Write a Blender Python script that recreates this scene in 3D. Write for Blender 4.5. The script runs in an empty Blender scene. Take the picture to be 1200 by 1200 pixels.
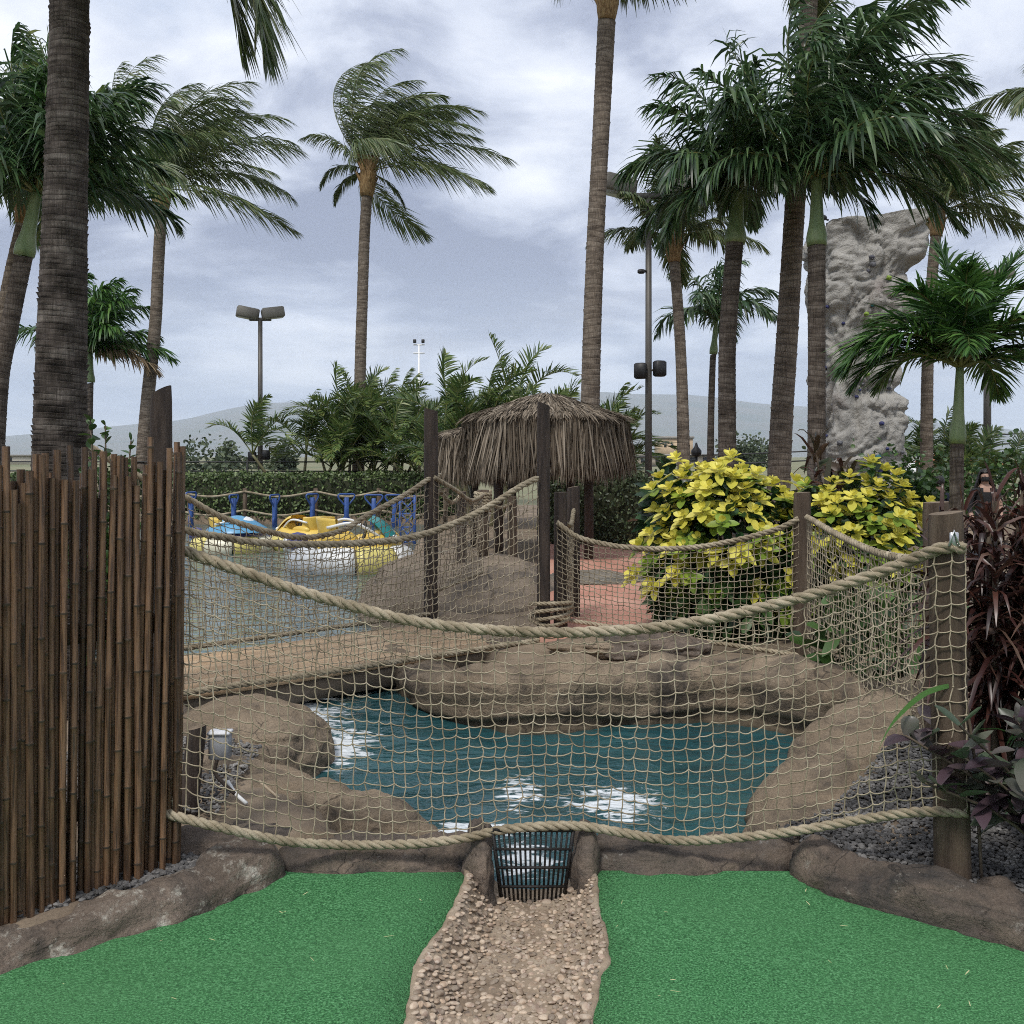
import bpy, math, random
import numpy as np
from mathutils import Vector, noise as mnoise
rng = np.random.default_rng(7)
random.seed(7)
SC = bpy.context.scene
COL = SC.collection
F, HOR, CX, CAMZ = 1150.0, 535.0, 600.0, 1.55
def W(px, py, d):
    """point seen at photo position (px, py) at distance d metres"""
    return np.array([(px-CX)/F*d, d, CAMZ-(py-HOR)/F*d])
def G(px, py, z=0.0):
    d = (CAMZ-z)*F/(py-HOR)
    return np.array([(px-CX)/F*d, d, z])
def unit(v):
    v = np.asarray(v, float)
    return v/np.maximum(np.linalg.norm(v, axis=-1, keepdims=True), 1e-9)
def fbm(p, s, o=4):
    return mnoise.fractal(Vector((p[0]*s, p[1]*s, p[2]*s)), 1.0, 2.0, o)
def catmull(P, n):
    P = np.asarray(P, float)
    Q = np.vstack([2*P[0]-P[1], P, 2*P[-1]-P[-2]])
    m = len(P)-1
    out = []
    for t in np.linspace(0, m, n):
        i = min(int(t), m-1); f = t-i
        a, b, c, d = Q[i], Q[i+1], Q[i+2], Q[i+3]
        out.append(.5*((2*b)+(c-a)*f+(2*a-5*b+4*c-d)*f*f+(3*b-a-3*c+d)*f**3))
    return np.array(out)
def resample(P, step=None, n=None):
    P = np.asarray(P, float)
    s = np.concatenate([[0], np.cumsum(np.linalg.norm(np.diff(P, axis=0), axis=1))])
    if n is None: n = max(2, int(s[-1]/step)+1)
    u = np.linspace(0, s[-1], n)
    return np.stack([np.interp(u, s, P[:, i]) for i in range(P.shape[1])], 1)
def frames(P):
    P = np.asarray(P, float)
    T = unit(np.gradient(P, axis=0))
    a = np.array([0, 0, 1.0]) if abs(T[0][2]) < .9 else np.array([1.0, 0, 0])
    N = np.zeros_like(P); N[0] = unit(np.cross(np.cross(T[0], a), T[0]))
    for i in range(1, len(P)):
        v = N[i-1]-T[i]*np.dot(N[i-1], T[i]); N[i] = v/max(np.linalg.norm(v), 1e-9)
    return T, N, np.cross(T, N)

ORI = {}
class MB:
    def __init__(s): s.V, s.F, s.M, s.n = [], [], [], 0
    def add(s, v, f, mi=0):
        v = np.asarray(v, float).reshape(-1, 3); f = np.asarray(f, int)
        s.V.append(v); s.F.append(f+s.n); s.M.append(np.full(len(f), mi)); s.n += len(v)
        return s
    def faces(s, v, fl, mi=0):
        base = s.n
        v = np.asarray(v, float).reshape(-1, 3); s.V.append(v); s.n += len(v)
        for f in fl:
            s.F.append(np.array([f], int)+base); s.M.append(np.array([mi]))
        return s
    def tube(s, P, r, n=6, cap=True, mi=0, sq=None):
        P = np.asarray(P, float); k = len(P); r = np.broadcast_to(np.asarray(r, float), (k,))
        T, N, B = frames(P)
        a = np.linspace(0, 2*np.pi, n, endpoint=False)
        ca, sa = np.cos(a), np.sin(a)
        V = P[:, None]+r[:, None, None]*(ca[None, :, None]*N[:, None]+sa[None, :, None]*B[:, None])
        i = np.arange(k-1)[:, None]*n; j = np.arange(n)[None]; j2 = (j+1) % n
        Fq = np.stack([i+j, i+j2, i+n+j2, i+n+j], -1).reshape(-1, 4)
        b = s.n
        s.add(V, Fq, mi)
        if cap:
            s.F.append(np.array([list(range(n))[::-1]])+b); s.M.append(np.array([mi]))
            s.F.append(np.array([list(range(n))])+b+(k-1)*n); s.M.append(np.array([mi]))
        return s
    def box(s, c, size, rz=0, mi=0, taper=1.0, rx=0, bev=0):
        c = np.asarray(c, float); hx, hy, hz = np.asarray(size, float)/2
        if bev > 0:
            b = min(bev, hx*.9, hy*.9, hz*.9)
            prof = [(-hz, b), (-hz+b, 0), (hz-b, 0), (hz, b)]
            ring = []
            for z, q in prof:
                X, Y = hx-q, hy-q; e = b
                ring.append([(-X+e, -Y, z), (X-e, -Y, z), (X, -Y+e, z), (X, Y-e, z), (X-e, Y, z), (-X+e, Y, z), (-X, Y-e, z), (-X, -Y+e, z)])
            V = np.array(ring, float).reshape(-1, 3); n = 8
            fl = [list(range(n))[::-1], list(range(3*n, 4*n))]
            for i in range(3):
                for j in range(n): fl.append([i*n+j, i*n+(j+1) % n, (i+1)*n+(j+1) % n, (i+1)*n+j])
        else:
            V = np.array([[x*hx*(taper if z > 0 else 1), y*hy*(taper if z > 0 else 1), z*hz] for z in (-1, 1) for x, y in ((-1, -1), (1, -1), (1, 1), (-1, 1))])
            fl = [[3, 2, 1, 0], [4, 5, 6, 7], [0, 1, 5, 4], [1, 2, 6, 5], [2, 3, 7, 6], [3, 0, 4, 7]]
        if rx:
            cr, sr = math.cos(rx), math.sin(rx)
            V = V @ np.array([[1, 0, 0], [0, cr, sr], [0, -sr, cr]])
        cz, sz = math.cos(rz), math.sin(rz)
        V = V @ np.array([[cz, sz, 0], [-sz, cz, 0], [0, 0, 1]])
        return s.faces(V+c, fl, mi)
    def lathe(s, prof, c=(0, 0, 0), n=24, mi=0):
        a = np.linspace(0, 2*np.pi, n, endpoint=False); k = len(prof)
        V = np.array([[r*np.cos(t), r*np.sin(t), z] for r, z in prof for t in a])+np.asarray(c)
        i = np.arange(k-1)[:, None]*n; j = np.arange(n)[None]; j2 = (j+1) % n
        return s.add(V, np.stack([i+j, i+j2, i+n+j2, i+n+j], -1).reshape(-1, 4), mi)
    def ico(s, c, r, sub=2, amp=0, ns=2.0, mi=0, R=None, seed=0):
        v, f = ICO(sub)
        v = v.copy()
        if amp:
            v = np.array([p*(1+amp*fbm(p+seed*7.3, ns, 4)) for p in v])
        v = v*np.asarray(r, float)
        if R is not None: v = v @ R
        return s.add(v+np.asarray(c, float), f, mi)
    def strips(s, P, Wd, fold=None, mi=0):
        """P (n,k,3) centre lines, Wd (n,k,3) half-width vectors, fold (n,k,3) offset of the centre line"""
        n, k = P.shape[:2]
        if fold is None:
            V = np.stack([P-Wd, P+Wd], 2); c = 2
        else:
            V = np.stack([P-Wd, P+fold, P+Wd], 2); c = 3
        b = (np.arange(n)*k*c)[:, None, None]; i = (np.arange(k-1)*c)[None, :, None]; j = np.arange(c-1)[None, None]
        q = b+i+j
        return s.add(V.reshape(-1, 3), np.stack([q, q+1, q+c+1, q+c], -1).reshape(-1, 4), mi)
    def blades(s, P0, D, Nm, L, Wd, prof, droop=0, fold=0, wind=None, mi=0, k=None):
        n = len(P0); D = unit(D); Nm = unit(np.asarray(Nm)-D*np.sum(np.asarray(Nm)*D, -1, keepdims=True))
        S = np.cross(D, Nm)
        L = np.broadcast_to(L, (n,)); Wd = np.broadcast_to(Wd, (n,)); droop = np.broadcast_to(droop, (n,))
        ss = np.array([p[0] for p in prof]); ww = np.array([p[1] for p in prof])
        g = np.array([0, 0, -1.0])
        P = P0[:, None]+D[:, None]*(L[:, None]*ss)[..., None]+g*(droop[:, None]*L[:, None]*ss**2)[..., None]
        if wind is not None: P = P+np.asarray(wind)[None, None]*(L[:, None]*ss**2)[..., None]
        Wv = S[:, None]*(Wd[:, None]*ww)[..., None]
        fo = None if not fold else -Nm[:, None]*(fold*Wd[:, None]*ww)[..., None]
        return s.strips(P, Wv, fo, mi)
    def build(s, name, mats, parent=None, smooth=True, origin=None, sharp=None):
        me = bpy.data.meshes.new(name)
        V = np.concatenate(s.V); o = ORI.get(parent.name, np.zeros(3)) if parent is not None else np.zeros(3)
        loc = np.zeros(3)
        if origin is not None:
            loc = np.asarray(origin, float)-o
        V = V-o-loc
        me.vertices.add(len(V)); me.vertices.foreach_set('co', V.astype(np.float32).ravel())
        nl = sum(f.size for f in s.F); me.loops.add(nl)
        me.loops.foreach_set('vertex_index', np.concatenate([f.ravel() for f in s.F]).astype(np.int32))
        tot = np.concatenate([np.full(len(f), f.shape[1]) for f in s.F]); st = np.concatenate([[0], np.cumsum(tot)[:-1]])
        me.polygons.add(len(tot))
        me.polygons.foreach_set('loop_start', st.astype(np.int32)); me.polygons.foreach_set('loop_total', tot.astype(np.int32))
        me.polygons.foreach_set('material_index', np.concatenate(s.M).astype(np.int32))
        me.polygons.foreach_set('use_smooth', np.full(len(tot), bool(smooth)))
        me.update(); me.validate()
        for m in (mats if isinstance(mats, (list, tuple)) else [mats]): me.materials.append(m)
        ob = bpy.data.objects.new(name, me); COL.objects.link(ob)
        ob.location = loc
        if parent is not None: ob.parent = parent
        ORI[ob.name] = o+loc
        return ob
_ico = {}
def ICO(sub):
    if sub in _ico: return _ico[sub]
    t = (1+5**.5)/2
    v = [(-1, t, 0), (1, t, 0), (-1, -t, 0), (1, -t, 0), (0, -1, t), (0, 1, t), (0, -1, -t), (0, 1, -t), (t, 0, -1), (t, 0, 1), (-t, 0, -1), (-t, 0, 1)]
    f = [(0, 11, 5), (0, 5, 1), (0, 1, 7), (0, 7, 10), (0, 10, 11), (1, 5, 9), (5, 11, 4), (11, 10, 2), (10, 7, 6), (7, 1, 8), (3, 9, 4), (3, 4, 2), (3, 2, 6), (3, 6, 8), (3, 8, 9), (4, 9, 5), (2, 4, 11), (6, 2, 10), (8, 6, 7), (9, 8, 1)]
    v = [tuple(unit(p)) for p in v]
    for _ in range(sub):
        cache = {}; nf = []
        def mid(a, b):
            key = (min(a, b), max(a, b))
            if key not in cache:
                v.append(tuple(unit((np.array(v[a])+np.array(v[b]))/2))); cache[key] = len(v)-1
            return cache[key]
        for a, b, c in f:
            x, y, z = mid(a, b), mid(b, c), mid(c, a)
            nf += [(a, x, z), (b, y, x), (c, z, y), (x, y, z)]
        f = nf
    _ico[sub] = (np.array(v), np.array(f)); return _ico[sub]
def scatter_stones(mb, C, R, sub=0, squash=.6, jit=.25, seed=1, mi=0, along=None):
    """n separate stones: C (n,3) centres, R (n,) radii"""
    r = np.random.default_rng(seed); v, f = ICO(sub); n = len(C); m = len(v)
    sc = np.stack([r.uniform(.75, 1.35, n), r.uniform(.75, 1.2, n), r.uniform(squash*.7, squash*1.2, n)], 1)
    a = r.uniform(0, 6.28, n) if along is None else along
    V = v[None]*(1+(r.uniform(-jit, jit, (n, m, 1)) if jit else 0))*sc[:, None]*np.asarray(R)[:, None, None]
    t = r.normal(0, .25, n)
    x, y, z = V[..., 0], V[..., 1], V[..., 2]
    y, z = y*np.cos(t)[:, None]-z*np.sin(t)[:, None], y*np.sin(t)[:, None]+z*np.cos(t)[:, None]
    ca, sa = np.cos(a)[:, None], np.sin(a)[:, None]
    V = np.stack([x*ca-y*sa, x*sa+y*ca, z], -1)+C[:, None]
    Fq = f[None]+(np.arange(n)*m)[:, None, None]
    mb.add(V.reshape(-1, 3), Fq.reshape(-1, 3), mi)
def tag(o, label=None, cat=None, group=None, kind=None):
    if label: o['label'] = label
    if cat: o['category'] = cat
    if group: o['group'] = group
    if kind: o['kind'] = kind
    return o
def E(name, loc, label, cat, group=None):
    o = bpy.data.objects.new(name, None); COL.objects.link(o)
    o.location = tuple(float(c) for c in loc); o.empty_display_size = .1
    ORI[o.name] = np.asarray(loc, float)
    return tag(o, label, cat, group)
def in_poly(x, y, poly):
    x = np.asarray(x); y = np.asarray(y); c = np.zeros(x.shape, bool); n = len(poly)
    for i in range(n):
        x1, y1 = poly[i]; x2, y2 = poly[(i+1) % n]
        if y1 == y2: continue
        k = ((y1 > y) != (y2 > y)) & (x < (x2-x1)*(y-y1)/(y2-y1)+x1)
        c ^= k
    return c

# ---------------------------------------------------------------- materials
def nodes(name):
    m = bpy.data.materials.new(name); m.use_nodes = True
    nt = m.node_tree; nt.nodes.clear()
    return m, nt
class NT:
    def __init__(s, nt): s.nt = nt
    def n(s, t, **k):
        nd = s.nt.nodes.new(t)
        for a, b in k.items():
            if a.startswith('i_'):
                key = a[2:]; key = int(key) if key.isdigit() else key.replace('_', ' ')
                nd.inputs[key].default_value = b
            else: setattr(nd, a, b)
        return nd
    def l(s, a, b): s.nt.links.new(a, b)
    def ramp(s, fac, stops, interp='LINEAR'):
        r = s.n('ShaderNodeValToRGB'); r.color_ramp.interpolation = interp
        e = r.color_ramp.elements
        while len(e) < len(stops): e.new(.5)
        for i, (p, c) in enumerate(stops):
            e[i].position = p; e[i].color = (*c, 1) if len(c) == 3 else c
        s.l(fac, r.inputs[0]); return r.outputs[0]
    def math(s, op, a, b=None, clamp=False):
        m = s.n('ShaderNodeMath', operation=op, use_clamp=clamp)
        for i, x in enumerate((a, b)):
            if x is None: continue
            if isinstance(x, (int, float)): m.inputs[i].default_value = x
            else: s.l(x, m.inputs[i])
        return m.outputs[0]
    def mix(s, f, a, b, mode='MIX'):
        m = s.n('ShaderNodeMix', data_type='RGBA', blend_type=mode)
        for i, x in ((0, f), (6, a), (7, b)):
            if isinstance(x, (int, float)): m.inputs[i].default_value = x
            elif isinstance(x, tuple): m.inputs[i].default_value = (*x, 1) if len(x) == 3 else x
            else: s.l(x, m.inputs[i])
        return m.outputs[2]
    def coord(s, scale=(1, 1, 1), kind='Object'):
        t = s.n('ShaderNodeTexCoord'); mp = s.n('ShaderNodeMapping'); mp.inputs['Scale'].default_value = scale
        s.l(t.outputs[kind], mp.inputs[0]); return mp.outputs[0]
    def noise(s, vec, scale, detail=5, rough=.55, dist=0):
        t = s.n('ShaderNodeTexNoise'); t.inputs['Scale'].default_value = scale
        t.inputs['Detail'].default_value = detail; t.inputs['Roughness'].default_value = rough; t.inputs['Distortion'].default_value = dist
        s.l(vec, t.inputs['Vector']); return t.outputs[0]
    def out(s, sh):
        o = s.n('ShaderNodeOutputMaterial'); s.l(sh, o.inputs[0])
    def bump(s, h, st, dist=.02, normal=None):
        b = s.n('ShaderNodeBump'); b.inputs['Strength'].default_value = st; b.inputs['Distance'].default_value = dist
        s.l(h, b.inputs['Height'])
        if normal is not None: s.l(normal, b.inputs['Normal'])
        return b.outputs[0]
def M(name, stops, scale=4, rough=.75, bump=0, bscale=30, stretch=(1, 1, 1), island=0, objrand=0, spec=.4, transl=0, detail=5, bdist=.01, metal=0, lo=.3, hi=.7, fine=0, fscale=120):
    """procedural material: noise through a colour ramp, optional variation per leaf/stone and per object, bump"""
    m, nt = nodes(name); t = NT(nt)
    v = t.coord(stretch)
    nz = t.noise(v, scale, detail)
    k = len(stops)
    c = t.ramp(nz, [(lo+(hi-lo)*i/max(k-1, 1), s) for i, s in enumerate(stops)])
    val = None
    if island:
        g = t.n('ShaderNodeNewGeometry').outputs['Random Per Island']
        val = t.math('ADD', t.math('MULTIPLY', g, island*2), 1-island)
    if objrand:
        g = t.n('ShaderNodeObjectInfo').outputs['Random']
        q = t.math('ADD', t.math('MULTIPLY', g, objrand*2), 1-objrand)
        val = q if val is None else t.math('MULTIPLY', val, q)
    if fine:
        q = t.math('ADD', t.math('MULTIPLY', t.noise(v, fscale, 3, .6), fine*2), 1-fine)
        val = q if val is None else t.math('MULTIPLY', val, q)
    if val is not None:
        h = t.n('ShaderNodeHueSaturation'); t.l(val, h.inputs['Value']); t.l(c, h.inputs['Color']); c = h.outputs[0]
    p = t.n('ShaderNodeBsdfPrincipled'); t.l(c, p.inputs['Base Color'])
    p.inputs['Roughness'].default_value = rough; p.inputs['Specular IOR Level'].default_value = spec; p.inputs['Metallic'].default_value = metal
    if bump:
        t.l(t.bump(t.noise(v, bscale, 6, .6), bump, bdist), p.inputs['Normal'])
    sh = p.outputs[0]
    if transl:
        tr = t.n('ShaderNodeBsdfTranslucent'); t.l(c, tr.inputs[0]); mx = t.n('ShaderNodeMixShader'); mx.inputs[0].default_value = transl
        t.l(sh, mx.inputs[1]); t.l(tr.outputs[0], mx.inputs[2]); sh = mx.outputs[0]
    t.out(sh); return m
def leafmat(name, stops, island=.35, rough=.42, transl=.22, scale=3, spec=.5):
    """leaf: ramp picked per leaf"""
    m, nt = nodes(name); t = NT(nt)
    g = t.n('ShaderNodeNewGeometry').outputs['Random Per Island']
    nz = t.noise(t.coord(), scale, 2)
    f = t.math('ADD', t.math('MULTIPLY', g, .6), t.math('MULTIPLY', nz, .4))
    k = len(stops)
    c = t.ramp(f, [(.15+.7*i/max(k-1, 1), s) for i, s in enumerate(stops)])
    g2 = t.math('FRACT', t.math('MULTIPLY', g, 37.7))
    h = t.n('ShaderNodeHueSaturation'); t.l(t.math('ADD', t.math('MULTIPLY', g2, island*2), 1-island), h.inputs['Value']); t.l(c, h.inputs['Color']); c = h.outputs[0]
    p = t.n('ShaderNodeBsdfPrincipled'); t.l(c, p.inputs['Base Color']); p.inputs['Roughness'].default_value = rough; p.inputs['Specular IOR Level'].default_value = spec
    tr = t.n('ShaderNodeBsdfTranslucent'); t.l(c, tr.inputs[0]); mx = t.n('ShaderNodeMixShader'); mx.inputs[0].default_value = transl
    t.l(p.outputs[0], mx.inputs[1]); t.l(tr.outputs[0], mx.inputs[2]); t.out(mx.outputs[0]); return m
def rockmat(name, a, b, stain, lich=0, licol=(.45, .42, .36), sc=2.2, wet=False):
    m, nt = nodes(name); t = NT(nt); v = t.coord()
    c = t.ramp(t.noise(v, sc, 6, .6), [(.3, a), (.7, b)])
    st = t.ramp(t.noise(v, sc*.9, 8, .68, .6), [(.50, (0, 0, 0)), (.66, (1, 1, 1))])
    c = t.mix(st, c, stain)
    ban = t.ramp(t.noise(t.coord((.6, .6, 5.5)), sc*1.3, 7, .65, .5), [(.52, (0, 0, 0)), (.66, (.75, .75, .75))])
    c = t.mix(ban, c, tuple(x*.8 for x in stain))
    if wet:
        sx = t.n('ShaderNodeSeparateXYZ'); t.l(v, sx.inputs[0])
        wz = t.math('ADD', t.math('MULTIPLY', sx.outputs[2], -14), t.math('SUBTRACT', t.math('MULTIPLY', t.noise(v, 7, 5), 1.6), 2.0), clamp=True)
        c = t.mix(wz, c, (.042, .036, .024))
    if lich:
        lz = t.ramp(t.noise(v, sc*3.1, 9, .75), [(.62-lich*.12, (0, 0, 0)), (.70-lich*.10, (1, 1, 1))])
        lz = t.mix(1.0, lz, t.ramp(t.noise(v, 60, 3), [(.35, (.1, .1, .1)), (.6, (1, 1, 1))]), 'MULTIPLY')
        c = t.mix(lz, c, licol)
    vo = t.n('ShaderNodeTexVoronoi', feature='DISTANCE_TO_EDGE'); vo.inputs['Scale'].default_value = sc*1.5
    ds = t.mix(.16, v, t.n('ShaderNodeTexNoise', i_Scale=3.5, i_Detail=6).outputs[1]); t.l(ds, vo.inputs['Vector'])
    crk = t.ramp(vo.outputs['Distance'], [(.0, (1, 1, 1)), (.014, (0, 0, 0))])
    crk = t.mix(1.0, crk, t.ramp(t.noise(v, sc*.8, 3), [(.48, (0, 0, 0)), (.6, (.8, .8, .8))]), 'MULTIPLY')
    c = t.mix(crk, c, (stain[0]*.4, stain[1]*.4, stain[2]*.4))
    fine = t.math('ADD', t.math('MULTIPLY', t.noise(v, 90, 4, .7), 1.1), .45)
    h = t.n('ShaderNodeHueSaturation'); t.l(fine, h.inputs['Value']); t.l(c, h.inputs['Color'])
    p = t.n('ShaderNodeBsdfPrincipled'); t.l(h.outputs[0], p.inputs['Base Color']); p.inputs['Roughness'].default_value = .88; p.inputs['Specular IOR Level'].default_value = .25
    n1 = t.bump(t.noise(v, 14, 8, .68), 1.0, .04)
    n2 = t.bump(t.noise(v, 130, 4, .7), .5, .004, n1)
    t.l(n2, p.inputs['Normal']); t.out(p.outputs[0]); return m
# ---------------------------------------------------------------- plan of the place
CHL = [(3.62, -.141), (3.40, -.165), (3.21, -.195), (3.05, -.245), (2.946, -.264), (2.8, -.262), (2.68, -.256), (2.2, -.30), (1.6, -.33), (.8, -.3), (-2, -.3)]
CHR = [(3.60, .285), (3.40, .262), (3.155, .278), (3.0, .262), (2.9, .230), (2.68, .190), (2.2, .15), (1.6, .14), (.8, .16), (-2, .16)]
def chx(tab, y):
    t = sorted(tab); return np.interp(y, [a for a, b in t], [b for a, b in t])
POND = [(-.25, 3.86), (.45, 3.86), (1.0, 3.95), (1.1, 4.3), (1.42, 4.8), (1.75, 5.3), (1.85, 6.0), (1.2, 6.45), (.65, 6.3), (-.05, 6.2), (-.35, 6.7), (-.55, 7.6), (-1.1, 9), (-1.75, 12.6), (-2.1, 18), (-1.6, 24.3), (-17, 24.3), (-17, 15.5), (-8, 13.8), (-5.0, 12.2), (-4.5, 9), (-4.3, 7.2), (-2.6, 6.75), (-1.8, 6.4), (-1.35, 5.7), (-1.1, 5.1), (-.85, 4.75), (-.5, 4.4)]
TURF = [(-3.2, -3), (-3.2, 2.2), (-1.75, 2.85), (-1.30, 3.2), (-1.06, 3.45), (-.86, 3.74), (1.15, 3.74), (1.2, 3.62), (1.45, 3.25), (2.1, 2.95), (3.2, 2.7), (3.2, -3)]

# ground: one height sheet near the camera and a wide ring out to the horizon
soil = M('soil', [(.10, .075, .055), (.19, .145, .10), (.26, .20, .14)], 3, .95, .6, 40, fine=.4)
field = M('dry_field', [(.09, .12, .05), (.20, .19, .11), (.11, .13, .06)], .05, .95)
def build_ground():
    xs = np.arange(-20, 20.01, .1); ys = np.arange(-3, 30.01, .1)
    X, Y = np.meshgrid(xs, ys); Z = np.full(X.shape, .08)
    Z[in_poly(X, Y, TURF)] = -.25
    Z[(Y < 3.0) & (np.abs(X) < 3.2)] = -.25
    D_ = np.full(X.shape, 9.0)
    for (x1, y1), (x2, y2) in zip(POND, POND[1:]+POND[:1]):
        k = np.clip(((X-x1)*(x2-x1)+(Y-y1)*(y2-y1))/((x2-x1)**2+(y2-y1)**2), 0, 1)
        D_ = np.minimum(D_, np.hypot(X-x1-k*(x2-x1), Y-y1-k*(y2-y1)))
    D_[in_poly(X, Y, POND)] = 0
    sm = np.clip(D_/.45, 0, 1); sm = sm*sm*(3-2*sm); Z = np.where(Y > 3.0, -.8+(Z+.8)*sm, Z)
    Z[(Y > 3.5) & (Y < 4.05) & (X > -.16) & (X < .36)] = -.4
    Z = np.where((X > 3.4) & (Y > 9.5) & (Y < 22), .08-.5*np.clip((X-3.4)/1.5, 0, 1)*np.clip((Y-9.5)/1.5, 0, 1)*np.clip((22-Y)/2, 0, 1), Z)
    # brown rise behind the pond's left bank and right bank
    Z = np.where(~in_poly(X, Y, POND) & (Z > 0) & (X > -3) & (X < 3) & (Y > 3.7) & (Y < 9), Z+.03*np.sin(X*3.1)*np.cos(Y*2.3), Z)
    edge = (X < -19.95) | (X > 19.95) | (Y < -2.95) | (Y > 29.9)
    Z[edge] = 0
    ny, nx = X.shape
    mb = MB(); i = np.arange(ny-1)[:, None]*nx+np.arange(nx-1)[None]
    mb.add(np.stack([X, Y, Z], -1).reshape(-1, 3), np.stack([i, i+1, i+nx+1, i+nx], -1).reshape(-1, 4))
    R = 13000; a = [(-20, -3), (20, -3), (20, 30), (-20, 30)]; b = [(-R, -R), (R, -R), (R, R), (-R, R)]
    V = [(x, y, 0) for x, y in a]+[(x, y, 0) for x, y in b]
    mb.add(V, [(0, 4, 5, 1), (1, 5, 6, 2), (2, 6, 7, 3), (3, 7, 4, 0)], 1)
    tag(mb.build('ground', [soil, field]), kind='structure')
build_ground()

# water: one sheet for the pond and the boating lagoon beyond the bridge
def water_mat():
    m, nt = nodes('teal_water'); t = NT(nt)
    v = t.coord()
    geo = t.n('ShaderNodeSeparateXYZ'); t.l(v, geo.inputs[0])
    X, Y = geo.outputs[0], geo.outputs[1]
    foam = None
    for cx, cy, rx, ry in ((.04, 4.98, .17, .36), (.52, 4.83, .34, .30), (-.16, 4.47, .5, .13), (.05, 4.15, .18, .28), (-1.42, 6.35, .50, .62), (-1.02, 5.75, .32, .6), (-1.7, 7.0, .5, .6)):
        q = t.math('ADD', t.math('POWER', t.math('ABSOLUTE', t.math('DIVIDE', t.math('SUBTRACT', X, cx), rx)), 2), t.math('POWER', t.math('ABSOLUTE', t.math('DIVIDE', t.math('SUBTRACT', Y, cy), ry)), 2))
        q = t.math('SUBTRACT', 1.0, q, clamp=True)
        foam = q if foam is None else t.math('MAXIMUM', foam, q)
    st = t.noise(t.coord((2.2, 4.6, 1)), 2.3, 5, .6, 1.6)
    fm = t.ramp(t.math('ADD', t.math('MULTIPLY', foam, .30), st), [(.69, (0, 0, 0)), (.72, (.4, .4, .4)), (.79, (1, 1, 1))])
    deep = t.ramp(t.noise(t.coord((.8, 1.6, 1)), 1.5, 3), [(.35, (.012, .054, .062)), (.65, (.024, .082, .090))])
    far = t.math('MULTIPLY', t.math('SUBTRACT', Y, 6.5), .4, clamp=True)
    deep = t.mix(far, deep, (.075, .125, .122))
    w1 = t.noise(t.coord((1, 1.5, 1)), 2.9, 4, .5, .6); w2 = t.noise(t.coord((1, 2.2, 1)), 11, 3, .55)
    n1 = t.bump(w1, .5, .10); n2 = t.bump(w2, .14, .03, n1)
    t.l(t.math('ADD', t.math('MULTIPLY', far, .5), .5), n1.node.inputs['Strength']); t.l(t.math('ADD', t.math('MULTIPLY', far, .08), .14), n2.node.inputs['Strength'])
    p = t.n('ShaderNodeBsdfPrincipled'); t.l(deep, p.inputs['Base Color']); p.inputs['Roughness'].default_value = .03; p.inputs['IOR'].default_value = 1.42
    t.l(t.math('ADD', t.math('MULTIPLY', far, .75), 1.36), p.inputs['IOR'])
    t.l(n2, p.inputs['Normal'])
    f = t.n('ShaderNodeBsdfPrincipled'); f.inputs['Base Color'].default_value = (.66, .70, .72, 1); f.inputs['Roughness'].default_value = .35; t.l(n1, f.inputs['Normal'])
    mx = t.n('ShaderNodeMixShader'); t.l(fm, mx.inputs[0]); t.l(p.outputs[0], mx.inputs[1]); t.l(f.outputs[0], mx.inputs[2])
    t.out(mx.outputs[0]); return m
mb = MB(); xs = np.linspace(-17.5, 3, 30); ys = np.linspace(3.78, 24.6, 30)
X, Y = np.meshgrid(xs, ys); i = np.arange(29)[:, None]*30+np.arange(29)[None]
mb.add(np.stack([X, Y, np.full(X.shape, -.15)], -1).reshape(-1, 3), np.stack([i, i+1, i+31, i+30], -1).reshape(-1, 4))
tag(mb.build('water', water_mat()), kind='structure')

# turf: two lawns of artificial grass either side of the stone channel
def turf_mat():
    m, nt = nodes('artificial_turf'); t = NT(nt); v = t.coord()
    big = t.noise(v, 1.3, 6, .6)
    sp = t.noise(v, 150, 2, .6); sp2 = t.noise(v, 70, 4, .7)
    c = t.ramp(sp, [(.36, (.011, .064, .020)), (.5, (.042, .178, .056)), (.64, (.135, .35, .155))])
    c = t.mix(t.ramp(sp2, [(.4, (.0, 0, 0)), (.72, (.6, .6, .6))]), c, (.053, .185, .068))
    c = t.mix(t.ramp(big, [(.3, (0, 0, 0)), (.7, (.55, .55, .55))]), c, (.070, .195, .078))
    wn = t.n('ShaderNodeTexVoronoi'); wn.inputs['Scale'].default_value = 26; t.l(v, wn.inputs['Vector'])
    p = t.n('ShaderNodeBsdfPrincipled'); t.l(c, p.inputs['Base Color']); p.inputs['Roughness'].default_value = .8; p.inputs['Specular IOR Level'].default_value = .2
    n1 = t.bump(sp2, .8, .012); t.l(t.bump(sp, .9, .006, n1), p.inputs['Normal']); t.out(p.outputs[0]); return m
mb = MB(); ys = np.concatenate([[-2.5], np.linspace(0, 2.4, 9), np.linspace(2.5, 3.66, 60)])
for side, tab in ((-1, CHL), (1, CHR)):
    P = []
    for y in ys:
        e = chx(tab, min(y, 3.6))+side*.022
        if y > 3.60: e += side*(y-3.60)*.4
        xo = side*3.2
        r = [xo+(e-xo)*s for s in (0, .3, .6, .8, .93, 1)]
        P.append([(x, y, .004+.008*fbm((x, y, 0), 1.3)) for x in r]+[(e, y, -.02)])
    P = np.array(P); k = P.shape[1]; i = np.arange(len(ys)-1)[:, None]*k+np.arange(k-1)[None]
    q = np.stack([i, i+1, i+k+1, i+k], -1).reshape(-1, 4)
    mb.add(P.reshape(-1, 3), q if side < 0 else q[:, ::-1])
tag(mb.build('turf', turf_mat()), kind='structure')
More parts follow.
